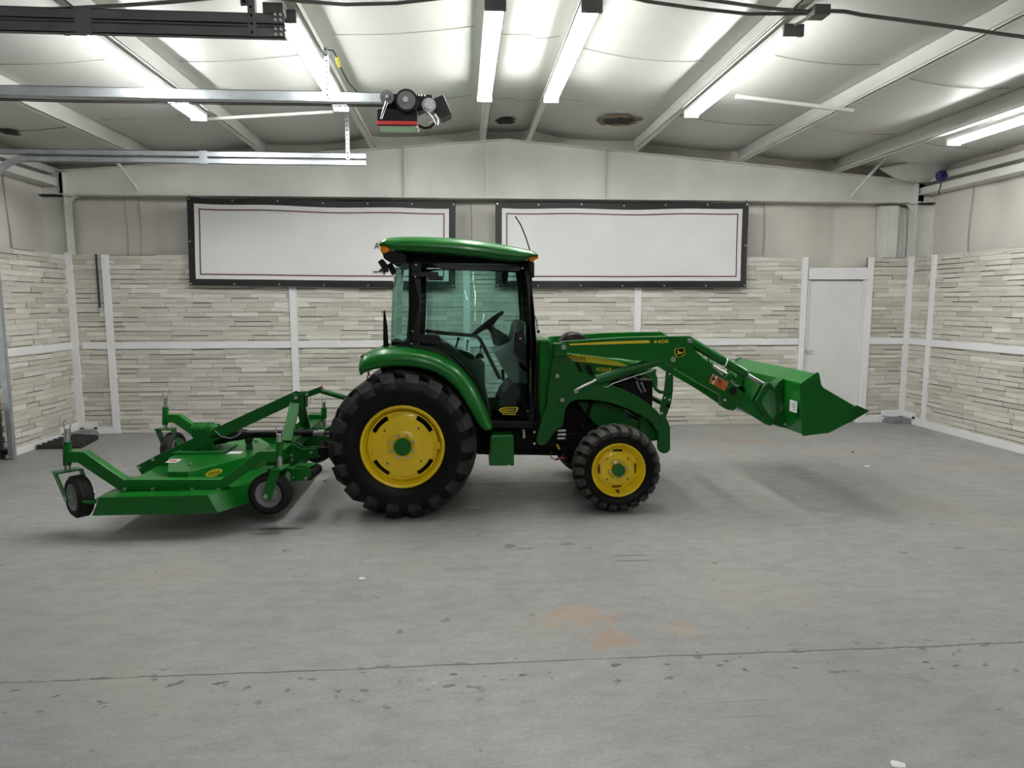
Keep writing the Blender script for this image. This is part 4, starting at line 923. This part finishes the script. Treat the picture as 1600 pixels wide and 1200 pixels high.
ac = P(896, 541, YC); MB().lathe(ac.x, ac.z, [(.02, YC-.14), (.115, YC-.14), (.135, YC-.12), (.135, YC+.12), (.115, YC+.14), (.02, YC+.14)], 32).make('air_cleaner', BLACK, TX)
MB().tube([P(938, 596, 6.0), P(920, 640, 6.02), P(908, 670, 6.02)], .016, 8).tube([P(905, 660, 6.0), P(915, 672, 5.98), P(905, 680, 5.98)], .01, 8).make('hydraulic_hose', BLACKD, TX)

# ------------------------------------------------------------------ front loader: masts, booms, cylinders, bucket
YN = 5.88; TH = .075
mast = [(865, 537), (884.5, 537), (886, 556), (897, 565), (905, 580), (914, 586), (932, 594), (955, 601), (979, 610.5), (1000, 622), (1014, 632), (1026, 641), (1041, 659), (1048, 667), (1048, 703), (1044, 708), (1038, 709.5), (1032, 707), (1029, 702), (1029, 678), (1019, 661), (1004, 650), (981, 639), (951, 629), (925, 625), (902, 625), (891, 629), (884, 639), (880, 667), (868, 674), (860, 687), (854, 695), (846, 697), (840, 694), (838, 687), (848, 650), (855.5, 631), (855.5, 612), (858, 605), (864, 560)]
boom = [(874, 537), (878, 533.5), (930, 530), (974, 527), (1040, 525.3), (1076, 525), (1081, 527), (1083, 532), (1080, 541), (1096, 558), (1112, 573), (1152, 606), (1193, 640), (1204, 652), (1207, 659), (1204, 665), (1196, 663), (1180, 653), (1150, 633), (1126, 618), (1090, 598), (1060, 580), (1046, 571), (1036, 567), (1015, 565), (950, 558.5), (886, 551), (876, 548)]
def at(u, v, y): q = P(u, v, YN); return Vector((q.x, y, q.z))      # point in the loader's side profile, at depth y
for k, y in enumerate((YN, 2*YC-YN-TH)):
    far = k == 1
    def pl(name, pts, y0, y1, mt=GREEN, bv=.005, par=TX): return MB().prism(px2(pts, YN), y0, y1).make(name, mt, par, bv)
    ms = pl('loader_mast', mast, y+.012, y+.05, GREEND)
    bo = pl('loader_boom', boom, y-.02, y+TH-.02, GREEN)
    pl('mast_cap', [(864, 536), (884, 536), (887, 545), (884, 556), (866, 558)], y-.03, y+.07, GREEND, .01)
    pl('mast_gusset', [(891, 585), (914, 586), (932, 595), (920, 606), (903, 606)], y+.05, y+.08, GREEND, .004)
    fs = 1 if far else -1; yo = y+TH-.02 if far else y-.02
    for (u, v, r) in ((880, 542, .020), (1076.5, 532, .022), (1050, 561, .022), (899, 610, .020), (870, 587, .016), (877.5, 624, .018)):
        q = at(u, v, yo+fs*.006); bolt(q, r, 'pin', STEEL, bo, .03, 12); bolt(q+Vector((0, fs*.012, 0)), r*.5, 'pin_bolt', GREYRIM, bo, .02)
    # lift cylinder
    yc = y+.055
    c1, c2, c3 = at(899, 610, yc-.035*(-fs)*-1), at(933, 594, yc-.035), at(1038, 562, yc-.035)
    c1.y = yc-.035
    lc = MB().cyl(c2, c3, .042, 20).make('lift_cylinder', GREEND, TX, .006); MB().cyl(c1, c2, .016, 12).make('rod', STEEL, lc); MB().cyl(c2-(c3-c2)*.01, c2+(c3-c2)*.05, .046, 20).make('gland', GREEND, lc)
    MB().tube([at(943, 605, yc-.06), at(950, 604, yc-.06), at(958, 599, yc-.06), at(990, 588, yc-.06), at(1022, 578, yc-.06)], .006, 6).make('hydraulic_line', STEEL, lc)
    b_ = at(977, 583, yc-.035); MB().lathe(0, 0, [(.045, -.01), (.047, 0), (.045, .01)], 20)
    # bucket cylinder
    yb = y+.03
    d1, d2, d3 = at(1076, 532, yb), at(1168, 585, yb), at(1197, 602, yb)
    bcy = MB().cyl(d1, d2, .043, 20).make('bucket_cylinder', GREEN, TX, .006); MB().cyl(d2, d3, .018, 12).make('rod', STEEL, bcy); MB().cyl(d2+(d1-d2)*.03, d2, .047, 20).make('gland', GREEND, bcy)
    MB().tube([at(1079, 541, yb), at(1094, 550, yb), at(1112, 561, yb), at(1126, 569, yb), at(1130, 571, yb)], .006, 6).make('hydraulic_line', STEEL, bcy)
    MB().tube([at(1109, 567, yb), at(1109, 558, yb), at(1109, 553, yb)], .006, 6).make('line_bracket', BLACK, bcy)
    MB().tube([at(1126, 572, yb-.03), at(1132, 572, yb-.05), at(1136, 563, yb-.05), at(1137, 560, yb-.02)], .006, 6).make('spring_clip', STEEL, bcy)
    # level link under the boom
    if not far: pl('link_bracket', [(1124, 618), (1133, 617), (1144, 624), (1150, 634), (1146, 640), (1136, 640), (1126, 634)], y-.03, y+.06, GREEND); bolt(at(1130, 624, yo+fs*.012), .013, 'pin', STEEL, bo, .03)
    if not far: MB().cyl(at(1143, 634, y+.01), at(1180, 651, y+.01), .014, 10).make('level_rod', STEEL, TX)
    # quick-attach carrier
    pl('bell_crank', [(1190, 604), (1196, 597), (1200, 600), (1202, 606), (1190, 622), (1188, 630), (1196, 642), (1199, 650), (1193, 652), (1180, 634), (1178, 626), (1186, 612)], y-.035, y-.005, GREEND); pl('bell_crank', [(1190, 604), (1196, 597), (1200, 600), (1202, 606), (1190, 622), (1188, 630), (1196, 642), (1199, 650), (1193, 652), (1180, 634), (1178, 626), (1186, 612)], y+.05, y+.08, GREEND)
    pl('carrier_link', [(1196, 598), (1203, 598), (1214, 612), (1212, 617), (1200, 606)], y-.01, y+.05, GREEND)
    pl('carrier', [(1222, 590), (1224, 595), (1219, 606), (1219, 626), (1216, 640), (1224, 650), (1229, 659), (1229, 668), (1219, 667), (1207, 663), (1206, 655), (1211, 645), (1209, 622), (1208, 606), (1212, 598)], y-.03, y+.09, GREEND)
    for (u, v) in ((1196, 602), (1194, 648), (1214, 622), (1210, 657), (1224, 662), (1213, 601)): bolt(at(u, v, yo+fs*.015), .013, 'pin', DARKST if v != 662 else STEEL, bo, .03, 10)
    # front brush guard upright
    pl('guard_upright', [(1042, 572), (1052, 572), (1052, 609), (1049, 630), (1041, 652), (1046, 664), (1036, 664), (1031, 640), (1038, 612)], y+.0, y+.02, GREEND)
    if not far:
        for (u, v) in ((1046, 584.5), (1038.5, 621.5), (1046, 624.5), (1034, 645.5)): bolt(at(u, v, y-.002), .009, 'bolt', PAPER, ms, .008)
        for (u, v) in ((950, 596.5), (968, 601), (969, 618), (950, 614)): bolt(at(u, v, y+.01), .008, 'bolt', GREEN, ms)
MB().tube([at(1024, 577, YN+.01), at(1021.5, 586, YN+.01), at(1022, 600, YN+.01), at(1025, 608, YN+.01), at(1032, 613, YN+.01), at(1048, 613, YN+.01)], .016, 10).make('guard_loop', GREEND, TX)
a = at(1044, 634, 0); MB().box((a.x-.02, YN, a.z-.02), (a.x+.02, 2*YC-YN, a.z+.02)).make('guard_crossbar', GREEND, TX, .005)
a = at(1155, 608, 0); MB().cyl((P(1155, 610, YN).x, YN-.03, P(1155, 610, YN).z), (P(1155, 610, YN).x, 2*YC-YN+.03, P(1155, 610, YN).z), .044, 24, cap=False).make('torque_tube', GREEND, TX)
q = P(1143.5, 610, YN-.03); qc = MB().cyl((q.x, YN-.052, q.z), (q.x, YN-.018, q.z), .043, 24).make('tube_socket', GREEN, TX); MB().cyl((q.x, YN-.054, q.z), (q.x, YN-.05, q.z), .036, 24).make('tube_bore', BLACK, qc)
# boom decals
yd = YN-.022
nb = [o for o in bpy.data.objects if o.name == 'loader_boom'][0]
def dpl(name, pts, mt, par=nb, dd=0): return plate(name, pts, yd-dd-.0006, yd-dd, mt, par, 0, YN-.02)
dpl('boom_stripe', [(890, 537), (950, 533.8), (1014, 531.5), (1016, 536), (950, 538), (890, 539.5)], YDEC)
q = P(1020.5, 537, yd); text('lettering', '440R', (q.x, yd-.001, q.z), .030, YDEC, nb, .142, slope=.03)
sh = [(1053.5, 546.5), (1056.5, 544.3), (1067, 543), (1069.5, 544.5), (1070.5, 553), (1068.5, 555.5), (1060, 558.5), (1056.5, 557.5), (1054, 552)]
cx_, cz_ = sum(p[0] for p in sh)/9, sum(p[1] for p in sh)/9
em = dpl('emblem', sh, YDEC); dpl('emblem_field', [(cx_+(u-cx_)*.86, cz_+(v-cz_)*.86) for u, v in sh], BLACK, em, .0012)
deer = [(1057.2, 554.2), (1058.0, 552.6), (1059.2, 551.2), (1058.6, 549.8), (1057.8, 549.2), (1058.6, 548.8), (1057.6, 547.4), (1059.0, 548.0), (1060.0, 546.8), (1060.4, 548.2), (1061.0, 549.4), (1062.2, 550.4), (1065.2, 550.2), (1067.6, 549.2), (1068.2, 549.6), (1066.4, 551.2), (1064.8, 552.0), (1067.0, 553.8), (1066.6, 554.2), (1063.6, 552.6), (1061.2, 552.4), (1059.2, 553.4), (1058.2, 554.6)]
dpl('leaping_deer', deer, YDEC, em, .0024)
lab = dpl('warning_label', [(1114, 584), (1138.5, 598), (1132, 611), (1107.5, 597)], PAPER)
dpl('label_field', [(1121, 588.5), (1138.5, 598.5), (1132, 611), (1114.5, 601)], ORANGE, lab, .0012); dpl('label_band', [(1114.5, 584.5), (1118, 586.5), (1111.5, 599.5), (1107.5, 597)], ORANGE, lab, .0012)
for t in range(4): dpl('label_text', [(1120.5+t*1.2-t*.2, 590.5+t*2.6), (1128+t*-.8, 594.5+t*2.6), (1127.6+t*-.8, 595.6+t*2.6), (1120+t*1.2-t*.2, 591.6+t*2.6)], BLACK, lab, .0024)
dpl('label_figure', [(1113.5, 590), (1116, 589), (1117.5, 592), (1115, 595), (1113, 594)], BLACK, lab, .0018)
# bucket
BY0, BY1 = 5.545, 2*YC-5.545
side = [(1274, 583), (1278, 581.5), (1280.5, 584), (1283.5, 601), (1287, 606), (1335, 634), (1340, 634), (1357, 642), (1335, 656), (1296, 676.5), (1255, 681.5), (1253, 678), (1251, 640), (1250, 600)]
bk = MB().prism(px2(side, BY0), BY0, BY0+.012).make('bucket', GREEN, TX, .003)
MB().prism(px2(side, BY0), BY1-.012, BY1).make('side_plate', GREEN, bk, .003)
prof = px2([(1276, 583.5), (1252, 599), (1251.5, 640), (1256, 680), (1296, 675), (1334, 655)], BY0)
def shell(a, c, name, mt=GREEN, th=.008):
    a, c = Vector((a[0], 0, a[1])), Vector((c[0], 0, c[1])); d_ = (c-a).normalized(); n_ = Vector((-d_.z, 0, d_.x))*th
    pts = [(a.x, a.z), (c.x, c.z), (c.x+n_.x, c.z+n_.z), (a.x+n_.x, a.z+n_.z)]
    return MB().prism(pts, BY0+.01, BY1-.01).make(name, mt, bk, .002)
for a, c, nm in zip(prof[:-1], prof[1:], ('top_plate', 'back_plate', 'lower_back_plate', 'floor_plate', 'floor_plate')): shell(a, c, nm)
ce = px2([(1334, 655.5), (1357, 641.5), (1359, 641)], BY0); MB().prism([(ce[0][0]-.05, ce[0][1]-.03), (ce[1][0], ce[1][1]-.004), (ce[1][0], ce[1][1]+.006), (ce[0][0]-.05, ce[0][1]-.008)], BY0-.01, BY1+.01).make('cutting_edge', GREEND, bk)
plate('edge_bracket', [(1326, 638), (1340, 633.5), (1354, 640), (1337, 646)], BY0-.014, BY0, GREEND, bk, .003)
stk = MB(); xb = prof[1][0]-.010
z0_, z1_ = P(1246, 645, BY0+.05).z, P(1246, 627, BY0+.05).z
stk.box((xb-.003, BY0+.03, z0_), (xb-.0015, BY0+.16, z1_)); s_ = stk.make('paper_sticker', PAPER, bk)
for k in range(4): MB().box((xb-.0045, BY0+.05, z0_+.02+k*.02), (xb-.0035, BY0+.05+.02*(k % 3+2), z0_+.026+k*.02)).make('handwriting', GREYD, bk)

# ------------------------------------------------------------------ finish mower, carried on the three-point hitch
MX = thing('finish_mower', (-2.2, YC, .12), 'green rear finish mower with four caster wheels, lifted behind the tractor', 'mower')
MYN = 5.46; ZD = .335
DY0, DY1 = 5.25, 2*YC-5.25
xa, xb_, xc_ = -2.74, -1.95, -1.62
plan = [(xa, DY0), (xb_, DY0), (xc_, DY0+.50), (xc_, 2*YC-DY0-.50), (xb_, DY1), (xa, DY1)]
dk = MB().prismz(plan, ZD-.008, ZD).make('deck', GREEN, MX, .003)
def skirt(a, c, out, zb_=.195, nm='skirt'):
    a, c = Vector((*a, 0)), Vector((*c, 0)); o = Vector((*out, 0)); 
    vs = [a+Vector((0, 0, ZD)), c+Vector((0, 0, ZD)), c+o+Vector((0, 0, zb_)), a+o+Vector((0, 0, zb_))]
    mb = MB().add(vs, [(0, 1, 2, 3)]); ob = mb.make(nm, GREEN, dk); md = ob.modifiers.new('t', 'SOLIDIFY'); md.thickness = .008; md.offset = 0; return ob
def sk2(p, q, p2, q2): 
    ob = MB().add([(*p, ZD), (*q, ZD), (*q2, .195), (*p2, .195)], [(0, 1, 2, 3)]).make('skirt', GREEN, dk); md = ob.modifiers.new('t', 'SOLIDIFY'); md.thickness = .008; md.offset = 0
for m_ in (0, 1):
    Ym = (lambda y: y) if m_ == 0 else (lambda y: 2*YC-y)
    sk2((xa, Ym(DY0)), (xb_, Ym(DY0)), (xa-.06, Ym(DY0)), (xb_+.07, Ym(DY0)))
    sk2((xb_, Ym(DY0)), (xc_, Ym(DY0+.50)), (xb_+.07, Ym(DY0)), (xc_+.05, Ym(DY0+.48)))
sk2((xc_, DY0+.5), (xc_, 2*YC-DY0-.5), (xc_+.05, DY0+.48), (xc_+.05, 2*YC-DY0-.48))
# rear chain guard: short chain links along the rear edge
ch = MB()
for k in range(14):
    t = k/13; ya = DY0+.02+t*.28; ch.cyl((xa-.02, ya, ZD-.005), (xa-.035, ya, ZD-.10), .008, 6)
o_ = ch.make('guard_chain', STEEL, MX); o_['kind'] = 'stuff'
MB().bar(P(147, 783, 5.3), P(170, 775, 5.3), .02, .02).make('guard_bar', GREEN, MX)
pt_ = MB().prism(px2([(128, 783), (150, 782), (152, 786), (140, 787)], 5.30), 5.28, 5.31).make('pointer_bar', GREEN, MX, .002)
# raised belt cover
H1 = .455
hp_ = [PZ(262, 737, H1), PZ(294, 737, H1), PZ(408, 702, H1)]
hpl = [(hp_[0].x-.20, hp_[0].y+.5), (hp_[0].x, hp_[0].y), (hp_[1].x, hp_[1].y), (hp_[2].x, hp_[2].y-.25), (hp_[2].x+.04, YC)]
hpl = hpl+[(x, 2*YC-y) for x, y in hpl[:-1][::-1]]
mb = MB(); n = len(hpl); cxh = sum(p[0] for p in hpl)/n
vs = [(x, y, H1) for x, y in hpl]+[(x+(.03 if x > cxh else -.0), y+(-.03 if y < YC else .03), ZD) for x, y in hpl]
mb.add(vs, [tuple(range(n)), tuple(range(2*n-1, n-1, -1))]+[(i, (i+1) % n, (i+1) % n+n, i+n) for i in range(n)])
bcv = mb.make('belt_cover', GREEN, MX, .006)
# decals on the cover
def on_face(p, q, z0, s, h): return None
a, c = Vector((*hpl[2], 0)), Vector((*hpl[3], 0)); dd = (c-a).normalized(); nn = Vector((dd.y, -dd.x, 0))
base_ = a+dd*.22+nn*.022
oc = MB(); ring = [base_+dd*(.085*math.cos(2*PI*k/20))+nn*.008+Vector((0, 0, .40+.028*math.sin(2*PI*k/20))) for k in range(20)]
oc.add(ring, [tuple(range(20))]); dl = oc.make('dealer_decal', YDEC, bcv)
tx = text('lettering', 'GREENWAY', (0, 0, 0), .026, BLACK, bcv, .12)
for v in tx.data.vertices: v.co = base_+dd*(v.co.x-.06)+nn*.010+Vector((0, 0, .387+v.co.z))
lb = PZ(270, 720, H1+.003); MB().box((lb.x-.04, lb.y-.06, H1+.001), (lb.x+.05, lb.y+.06, H1+.003)).make('warning_label', PAPER, bcv); MB().box((lb.x-.03, lb.y-.03, H1+.003), (lb.x+.035, lb.y+.03, H1+.004)).make('label_print', RED, bcv)
lb = PZ(367, 707, H1+.003); MB().box((lb.x-.06, lb.y-.05, H1+.001), (lb.x+.06, lb.y+.05, H1+.003)).make('warning_label', PAPER, bcv)
for u, v in ((297, 727), (400, 690), (281, 707)): bolt(Vector(PZ(u, v, H1))+Vector((0, 0, .006)), .014, 'bolt', STEEL, bcv, .02)
# gearbox with cooling fins, base plate
gx = P(322, 690, YC).x
MB().box((gx-.24, YC-.18, H1), (gx+.22, YC+.18, H1+.015)).make('gearbox_plate', GREEND, MX, .003)
MB().prism([(gx-.10, H1+.015), (gx+.12, H1+.015), (gx+.08, H1+.10), (gx+.07, H1+.17), (gx-.09, H1+.17), (gx-.08, H1+.10)], YC-.075, YC+.075).make('gearbox', GREEND, MX, .01)
zg = P(322, 672, YC).z
MB().cyl((gx-.11, YC, zg), (gx+.12, YC, zg), .058, 20).make('gearbox_body', GREEN, MX)
for k in range(7): MB().cyl((gx-.10+k*.026, YC, zg), (gx-.091+k*.026, YC, zg), .074, 20).make('cooling_fin', GREEN, MX)
# driveline
zs = P(420, 678, YC).z
def cyx(x0, x1, r, n, mt, r2=None): return MB().cyl((x0, YC, zs), (x1, YC, zs), r, 20, r2).make(n, mt, MX)
xa1, xa2, xa3 = P(345, 678, YC).x, P(385, 678, YC).x, P(490, 678, YC).x
cyx(xa1-.06, xa1+.04, .085, 'shield_bell', BLACK); cyx(xa1+.04, xa1+.14, .075, 'shield_bell', BLACK, .055); cyx(xa1+.14, xa2, .06, 'shield_bell', BLACK, .045); cyx(xa2-.02, xa3, .036, 'drive_shaft', BLACK); cyx(xa3, xa3+.05, .024, 'yoke', GREYRIM); cyx(xa3+.04, xa3+.10, .034, 'yoke', GREYRIM); cyx(xa3+.10, -.852, .018, 'spline', DARKST)
MB().tube([P(336, 673, YC-.1), P(345, 682, YC-.1), P(360, 685, YC-.1), P(372, 680, YC-.1), P(376, 676, YC-.05)], .005, 6).make('safety_chain', GREYRIM, MX)
plate('shaft_cradle', [(383, 685), (392, 683), (391, 692), (386, 695), (382, 690)], YC-.05, YC+.05, BLACK, MX)
plate('cradle_post', [(384, 690), (391, 690), (393, 706), (383, 706)], YC-.03, YC+.03, GREEND, MX)
# side frame tubes with casters
armtop = [(110, 704), (135.5, 704.5), (198, 747.5), (348, 747), (407, 703), (433, 703)]
armbot = [(110, 721), (126, 721), (191, 764.5), (350, 763), (412, 720.5), (433, 719)]
def mpl(name, pts, y0, y1, mt=GREEN, bv=.005, par=MX): return MB().prism(px2(pts, MYN), y0, y1).make(name, mt, par, bv)
def mat_(u, v, y): q = P(u, v, MYN); return Vector((q.x, y, q.z))
def wheel(c, yaw, lab):
    cw = thing('caster_wheel', c, None, None); attach(cw, MX); cw.location = c; cw['label'] = lab
    R, wd = .163, .125
    prof = [(.10, -wd/2+.02), (.125, -wd/2+.004), (.145, -wd/2+.006), (.158, -wd/2+.025), (.163, -wd/6), (.163, wd/6), (.158, wd/2-.025), (.145, wd/2-.006), (.125, wd/2-.004), (.10, wd/2-.02)]
    T_ = Matrix.Translation(c) @ Matrix.Rotation(yaw, 4, 'Z')
    def fin(o):
        for v in o.data.vertices: v.co = T_ @ v.co
        return o
    fin(MB().lathe(0, 0, prof, 36).make('tyre', RUBG, cw))
    for yy in (-.03, 0, .03): fin(MB().lathe(0, 0, [(.161, yy-.009), (.1665, yy-.008), (.1665, yy+.008), (.161, yy+.009)], 36).make('tread_rib', RUBG, cw))
    fin(MB().lathe(0, 0, [(.105, -wd/2+.016), (.106, -wd/2+.008), (.098, -wd/2+.008), (.092, -wd/2+.02), (.05, -wd/2+.035), (.045, -wd/2+.01), (.01, -wd/2+.01)], 32).make('rim', GREYRIM, cw)); fin(MB().lathe(0, 0, [(.105, wd/2-.016), (.106, wd/2-.008), (.098, wd/2-.008), (.092, wd/2-.02), (.05, wd/2-.035), (.045, wd/2-.01), (.01, wd/2-.01)], 32).make('rim', GREYRIM, cw))
    fin(MB().cyl((0, -wd/2-.02, 0), (0, wd/2+.02, 0), .012, 10).make('axle', STEEL, cw))
    return cw, T_
for m_ in (0, 1):
    y = MYN if m_ == 0 else 2*YC-MYN; sd = 'near' if m_ == 0 else 'far'
    arm = mpl('side_frame', armtop+armbot[::-1], y-.045, y+.045)
    for u in (200, 243, 304, 345): bolt(mat_(u, 761.5, y-.05 if m_ == 0 else y+.05), .014, 'bolt', STEEL, arm, .02)
    # front outrigger joins the cross frame
    for (us, vt, vb2, vp, wc, wyaw, fork, end) in ((105, 700, 726, 668, (124, 775), -.75 if m_ == 0 else 1.35, None, 'rear'), (436.5, 700, 712, 676, (423, 770), -.12 if m_ == 0 else -.2, None, 'front')):
        a = mat_(us, vb2, y); c = mat_(us, vt-10, y); e = mat_(us, vp+2, y)
        MB().cyl(a, c, .030, 16).make('caster_sleeve', GREEN, MX); MB().cyl(c, e, .022, 14).make('caster_post', STEEL, MX)
        MB().tube([e+Vector((-.02, 0, .0)), e+Vector((-.025, 0, .05)), e+Vector((0, -.01, .07)), e+Vector((.03, 0, .05)), e+Vector((.02, 0, 0))], .005, 6).make('lynch_pin', STEEL, MX)
        wcn = mat_(wc[0], wc[1], y); top_ = Vector((a.x, y, wcn.z+.205))
        MB().cyl(a, top_, .024, 12).make('caster_stem', STEEL, MX)
        cw, T_ = wheel(Vector((wcn.x, y, wcn.z)), wyaw, '%s %s caster wheel' % (sd, end))
        fwd = (T_.to_3x3() @ Vector((0, 1, 0)))
        pv = Vector((a.x, y, 0)); cv = Vector((wcn.x, y, 0))
        for sg in (-1, 1):
            o1 = top_+fwd*sg*.088; o2 = Vector((wcn.x, y, wcn.z-.02))+fwd*sg*.088
            MB().bar(o1, o2, .075, .012, fwd).make('fork_leg', GREEN, MX, .004)
            q = Vector((wcn.x, y, wcn.z))+fwd*sg*.098; MB().cyl(q-fwd*.01, q+fwd*.01, .018, 8).make('axle_nut', STEEL, MX)
        MB().bar(top_-fwd*.094+Vector((0, 0, .0)), top_+fwd*.094, .10, .014, (0, 0, 1)).make('fork_top', GREEN, MX, .004)
# A-frame: long diagonals, uprights, top clevis and top link
for s in (-1, 1):
    y = YC+s*.075
    pts = [(213, 728), (460, 618), (470, 619), (470, 628), (225, 745)]
    MB().prism(px2([(213, 728), (246, 711), (456, 614), (465, 616), (466, 628), (266, 722), (259, 734), (226, 747)], YC-.075), y-.008, y+.008).make('brace_bar', GREEND, MX, .003)
    for u, v in ((218, 730), (240, 717.5)): bolt(Vector((P(u, v, YC-.075).x, y+s*.014, P(u, v, YC-.075).z)), .014, 'bolt', STEEL, MX, .014)
yb0 = YC-.075
MB().box((P(240, 742, yb0).x, YC-.066, ZD), (P(262, 742, yb0).x, YC+.066, ZD+.03)).make('brace_foot', GREEND, MX, .004)
fr_ = Vector((P(448, 690, 5.98).x, 5.98, P(448, 690, 5.98).z)); tp = P(462, 622, YC-.05)
for s in (-1, 1):
    b0 = Vector((fr_.x, YC+s*(YC-5.98), fr_.z)); b1 = Vector((tp.x, YC+s*.08, tp.z-.04))
    MB().bar(b0, b1, .09, .03, (0, 1, 0)).make('frame_upright', GREEN, MX, .004)
    MB().prism(px2([(455, 616), (474, 615), (474, 640), (455, 642)], YC-.09), YC+s*.09-.008, YC+s*.09+.008).make('top_plate', GREEND, MX, .004); bolt(Vector((P(463, 621, YC-.09).x, YC+s*.104, P(463, 621, YC-.09).z)), .018, 'bolt', STEEL, MX, .016)
    MB().prism(px2([(464, 618), (497, 606), (502, 608), (503, 613), (478, 622), (464, 624)], YC-.05), YC+s*.05-.006, YC+s*.05+.006).make('top_clevis', GREEND, MX, .003)
bolt(Vector((P(480, 616, YC-.06).x, YC-.064, P(480, 616, YC-.06).z)), .014, 'pin', STEEL, MX, .03, 10)
MB().cyl(P(502, 611, YC), P(548, 624, YC), .024, 12).make('top_link', GREEND, MX); MB().cyl(P(548, 624, YC), P(592, 636, YC), .016, 10).make('top_link_screw', STEEL, MX)
MB().tube([P(500, 608, YC-.06), P(503, 603, YC-.06)], .007, 6).make('red_handle', RED, MX)
MB().tube([P(478, 620, YC-.07), P(479, 632, YC-.07), P(482, 635, YC-.07), P(485, 630, YC-.07), P(486, 621, YC-.07)], .004, 5).make('pin_chain', STEEL, MX)
# cross frame with lower hitch plates
zc_ = fr_.z
MB().box((fr_.x-.05, MYN+.04, zc_-.10), (fr_.x+.05, 2*YC-MYN-.04, zc_-.01)).make('cross_tube', GREEND, MX, .006)
for s in (-1, 1):
    yh = YC+s*.38
    hp2 = [(440, 694), (462, 693), (474, 700), (497, 698), (500, 712), (476, 716), (466, 726), (444, 728)]
    MB().prism(px2(hp2, YC-.38), yh-.05, yh-.036).make('hitch_plate', GREEND, MX, .004); MB().prism(px2(hp2, YC-.38), yh+.036, yh+.05).make('hitch_plate', GREEND, MX, .004)
    for u, v in ((449, 695), (457.5, 709), (442, 709), (459, 716)): bolt(Vector((P(u, v, YC-.38).x, yh+s*.056, P(u, v, YC-.38).z)), .014, 'bolt', STEEL, MX, .014)
    hpt = Vector((P(488, 705, YC-.38).x, yh, P(488, 705, YC-.38).z)); MB().cyl(hpt+Vector((0, -.06, 0)), hpt+Vector((0, .06, 0)), .014, 10).make('hitch_pin', STEEL, MX)
    # tractor lower link arms and lift rod
    MB().bar(hpt+Vector((-.03, 0, 0)), Vector((-.55, YC+s*.28, .48)), .028, .07, (0, 0, 1)).make('lower_link', BLACKD, TX, .004)
    MB().bar(hpt.lerp(Vector((-.55, YC+s*.28, .48)), .45), Vector((-.78, YC+s*.22, .98)), .03, .03, (0, 1, 0)).make('lift_rod', BLACKD, TX, .003)
# front roller bracket beside the near wheel
MB().prism(px2([(452, 735), (466, 726), (478, 727), (486, 735), (485, 746), (478, 751), (455, 752)], 5.62), 5.62, 5.635).make('roller_arm', GREEN, MX, .003)
MB().prismz([(P(455, 735, 5.62).x, 5.6), (P(480, 735, 5.62).x, 5.6), (P(490, 735, 5.62).x, 5.8), (P(458, 735, 5.62).x, 5.8)], P(466, 733, 5.62).z, P(466, 733, 5.62).z+.01).make('roller_guard', GREEN, MX, .002)
r0 = P(482, 743, 5.62); MB().cyl((r0.x, 5.63, r0.z), (r0.x+.02, 5.86, r0.z), .045, 20).make('anti_scalp_roller', RUBG, MX)
MB().bar((xc_, 5.72, r0.z+.03), (r0.x, 5.72, r0.z+.03), .05, .03).make('roller_mount', GREEND, MX, .003)
for u, v in ((458, 746), (478, 747)): bolt(P(u, v, 5.612), .011, 'bolt', STEEL, MX)
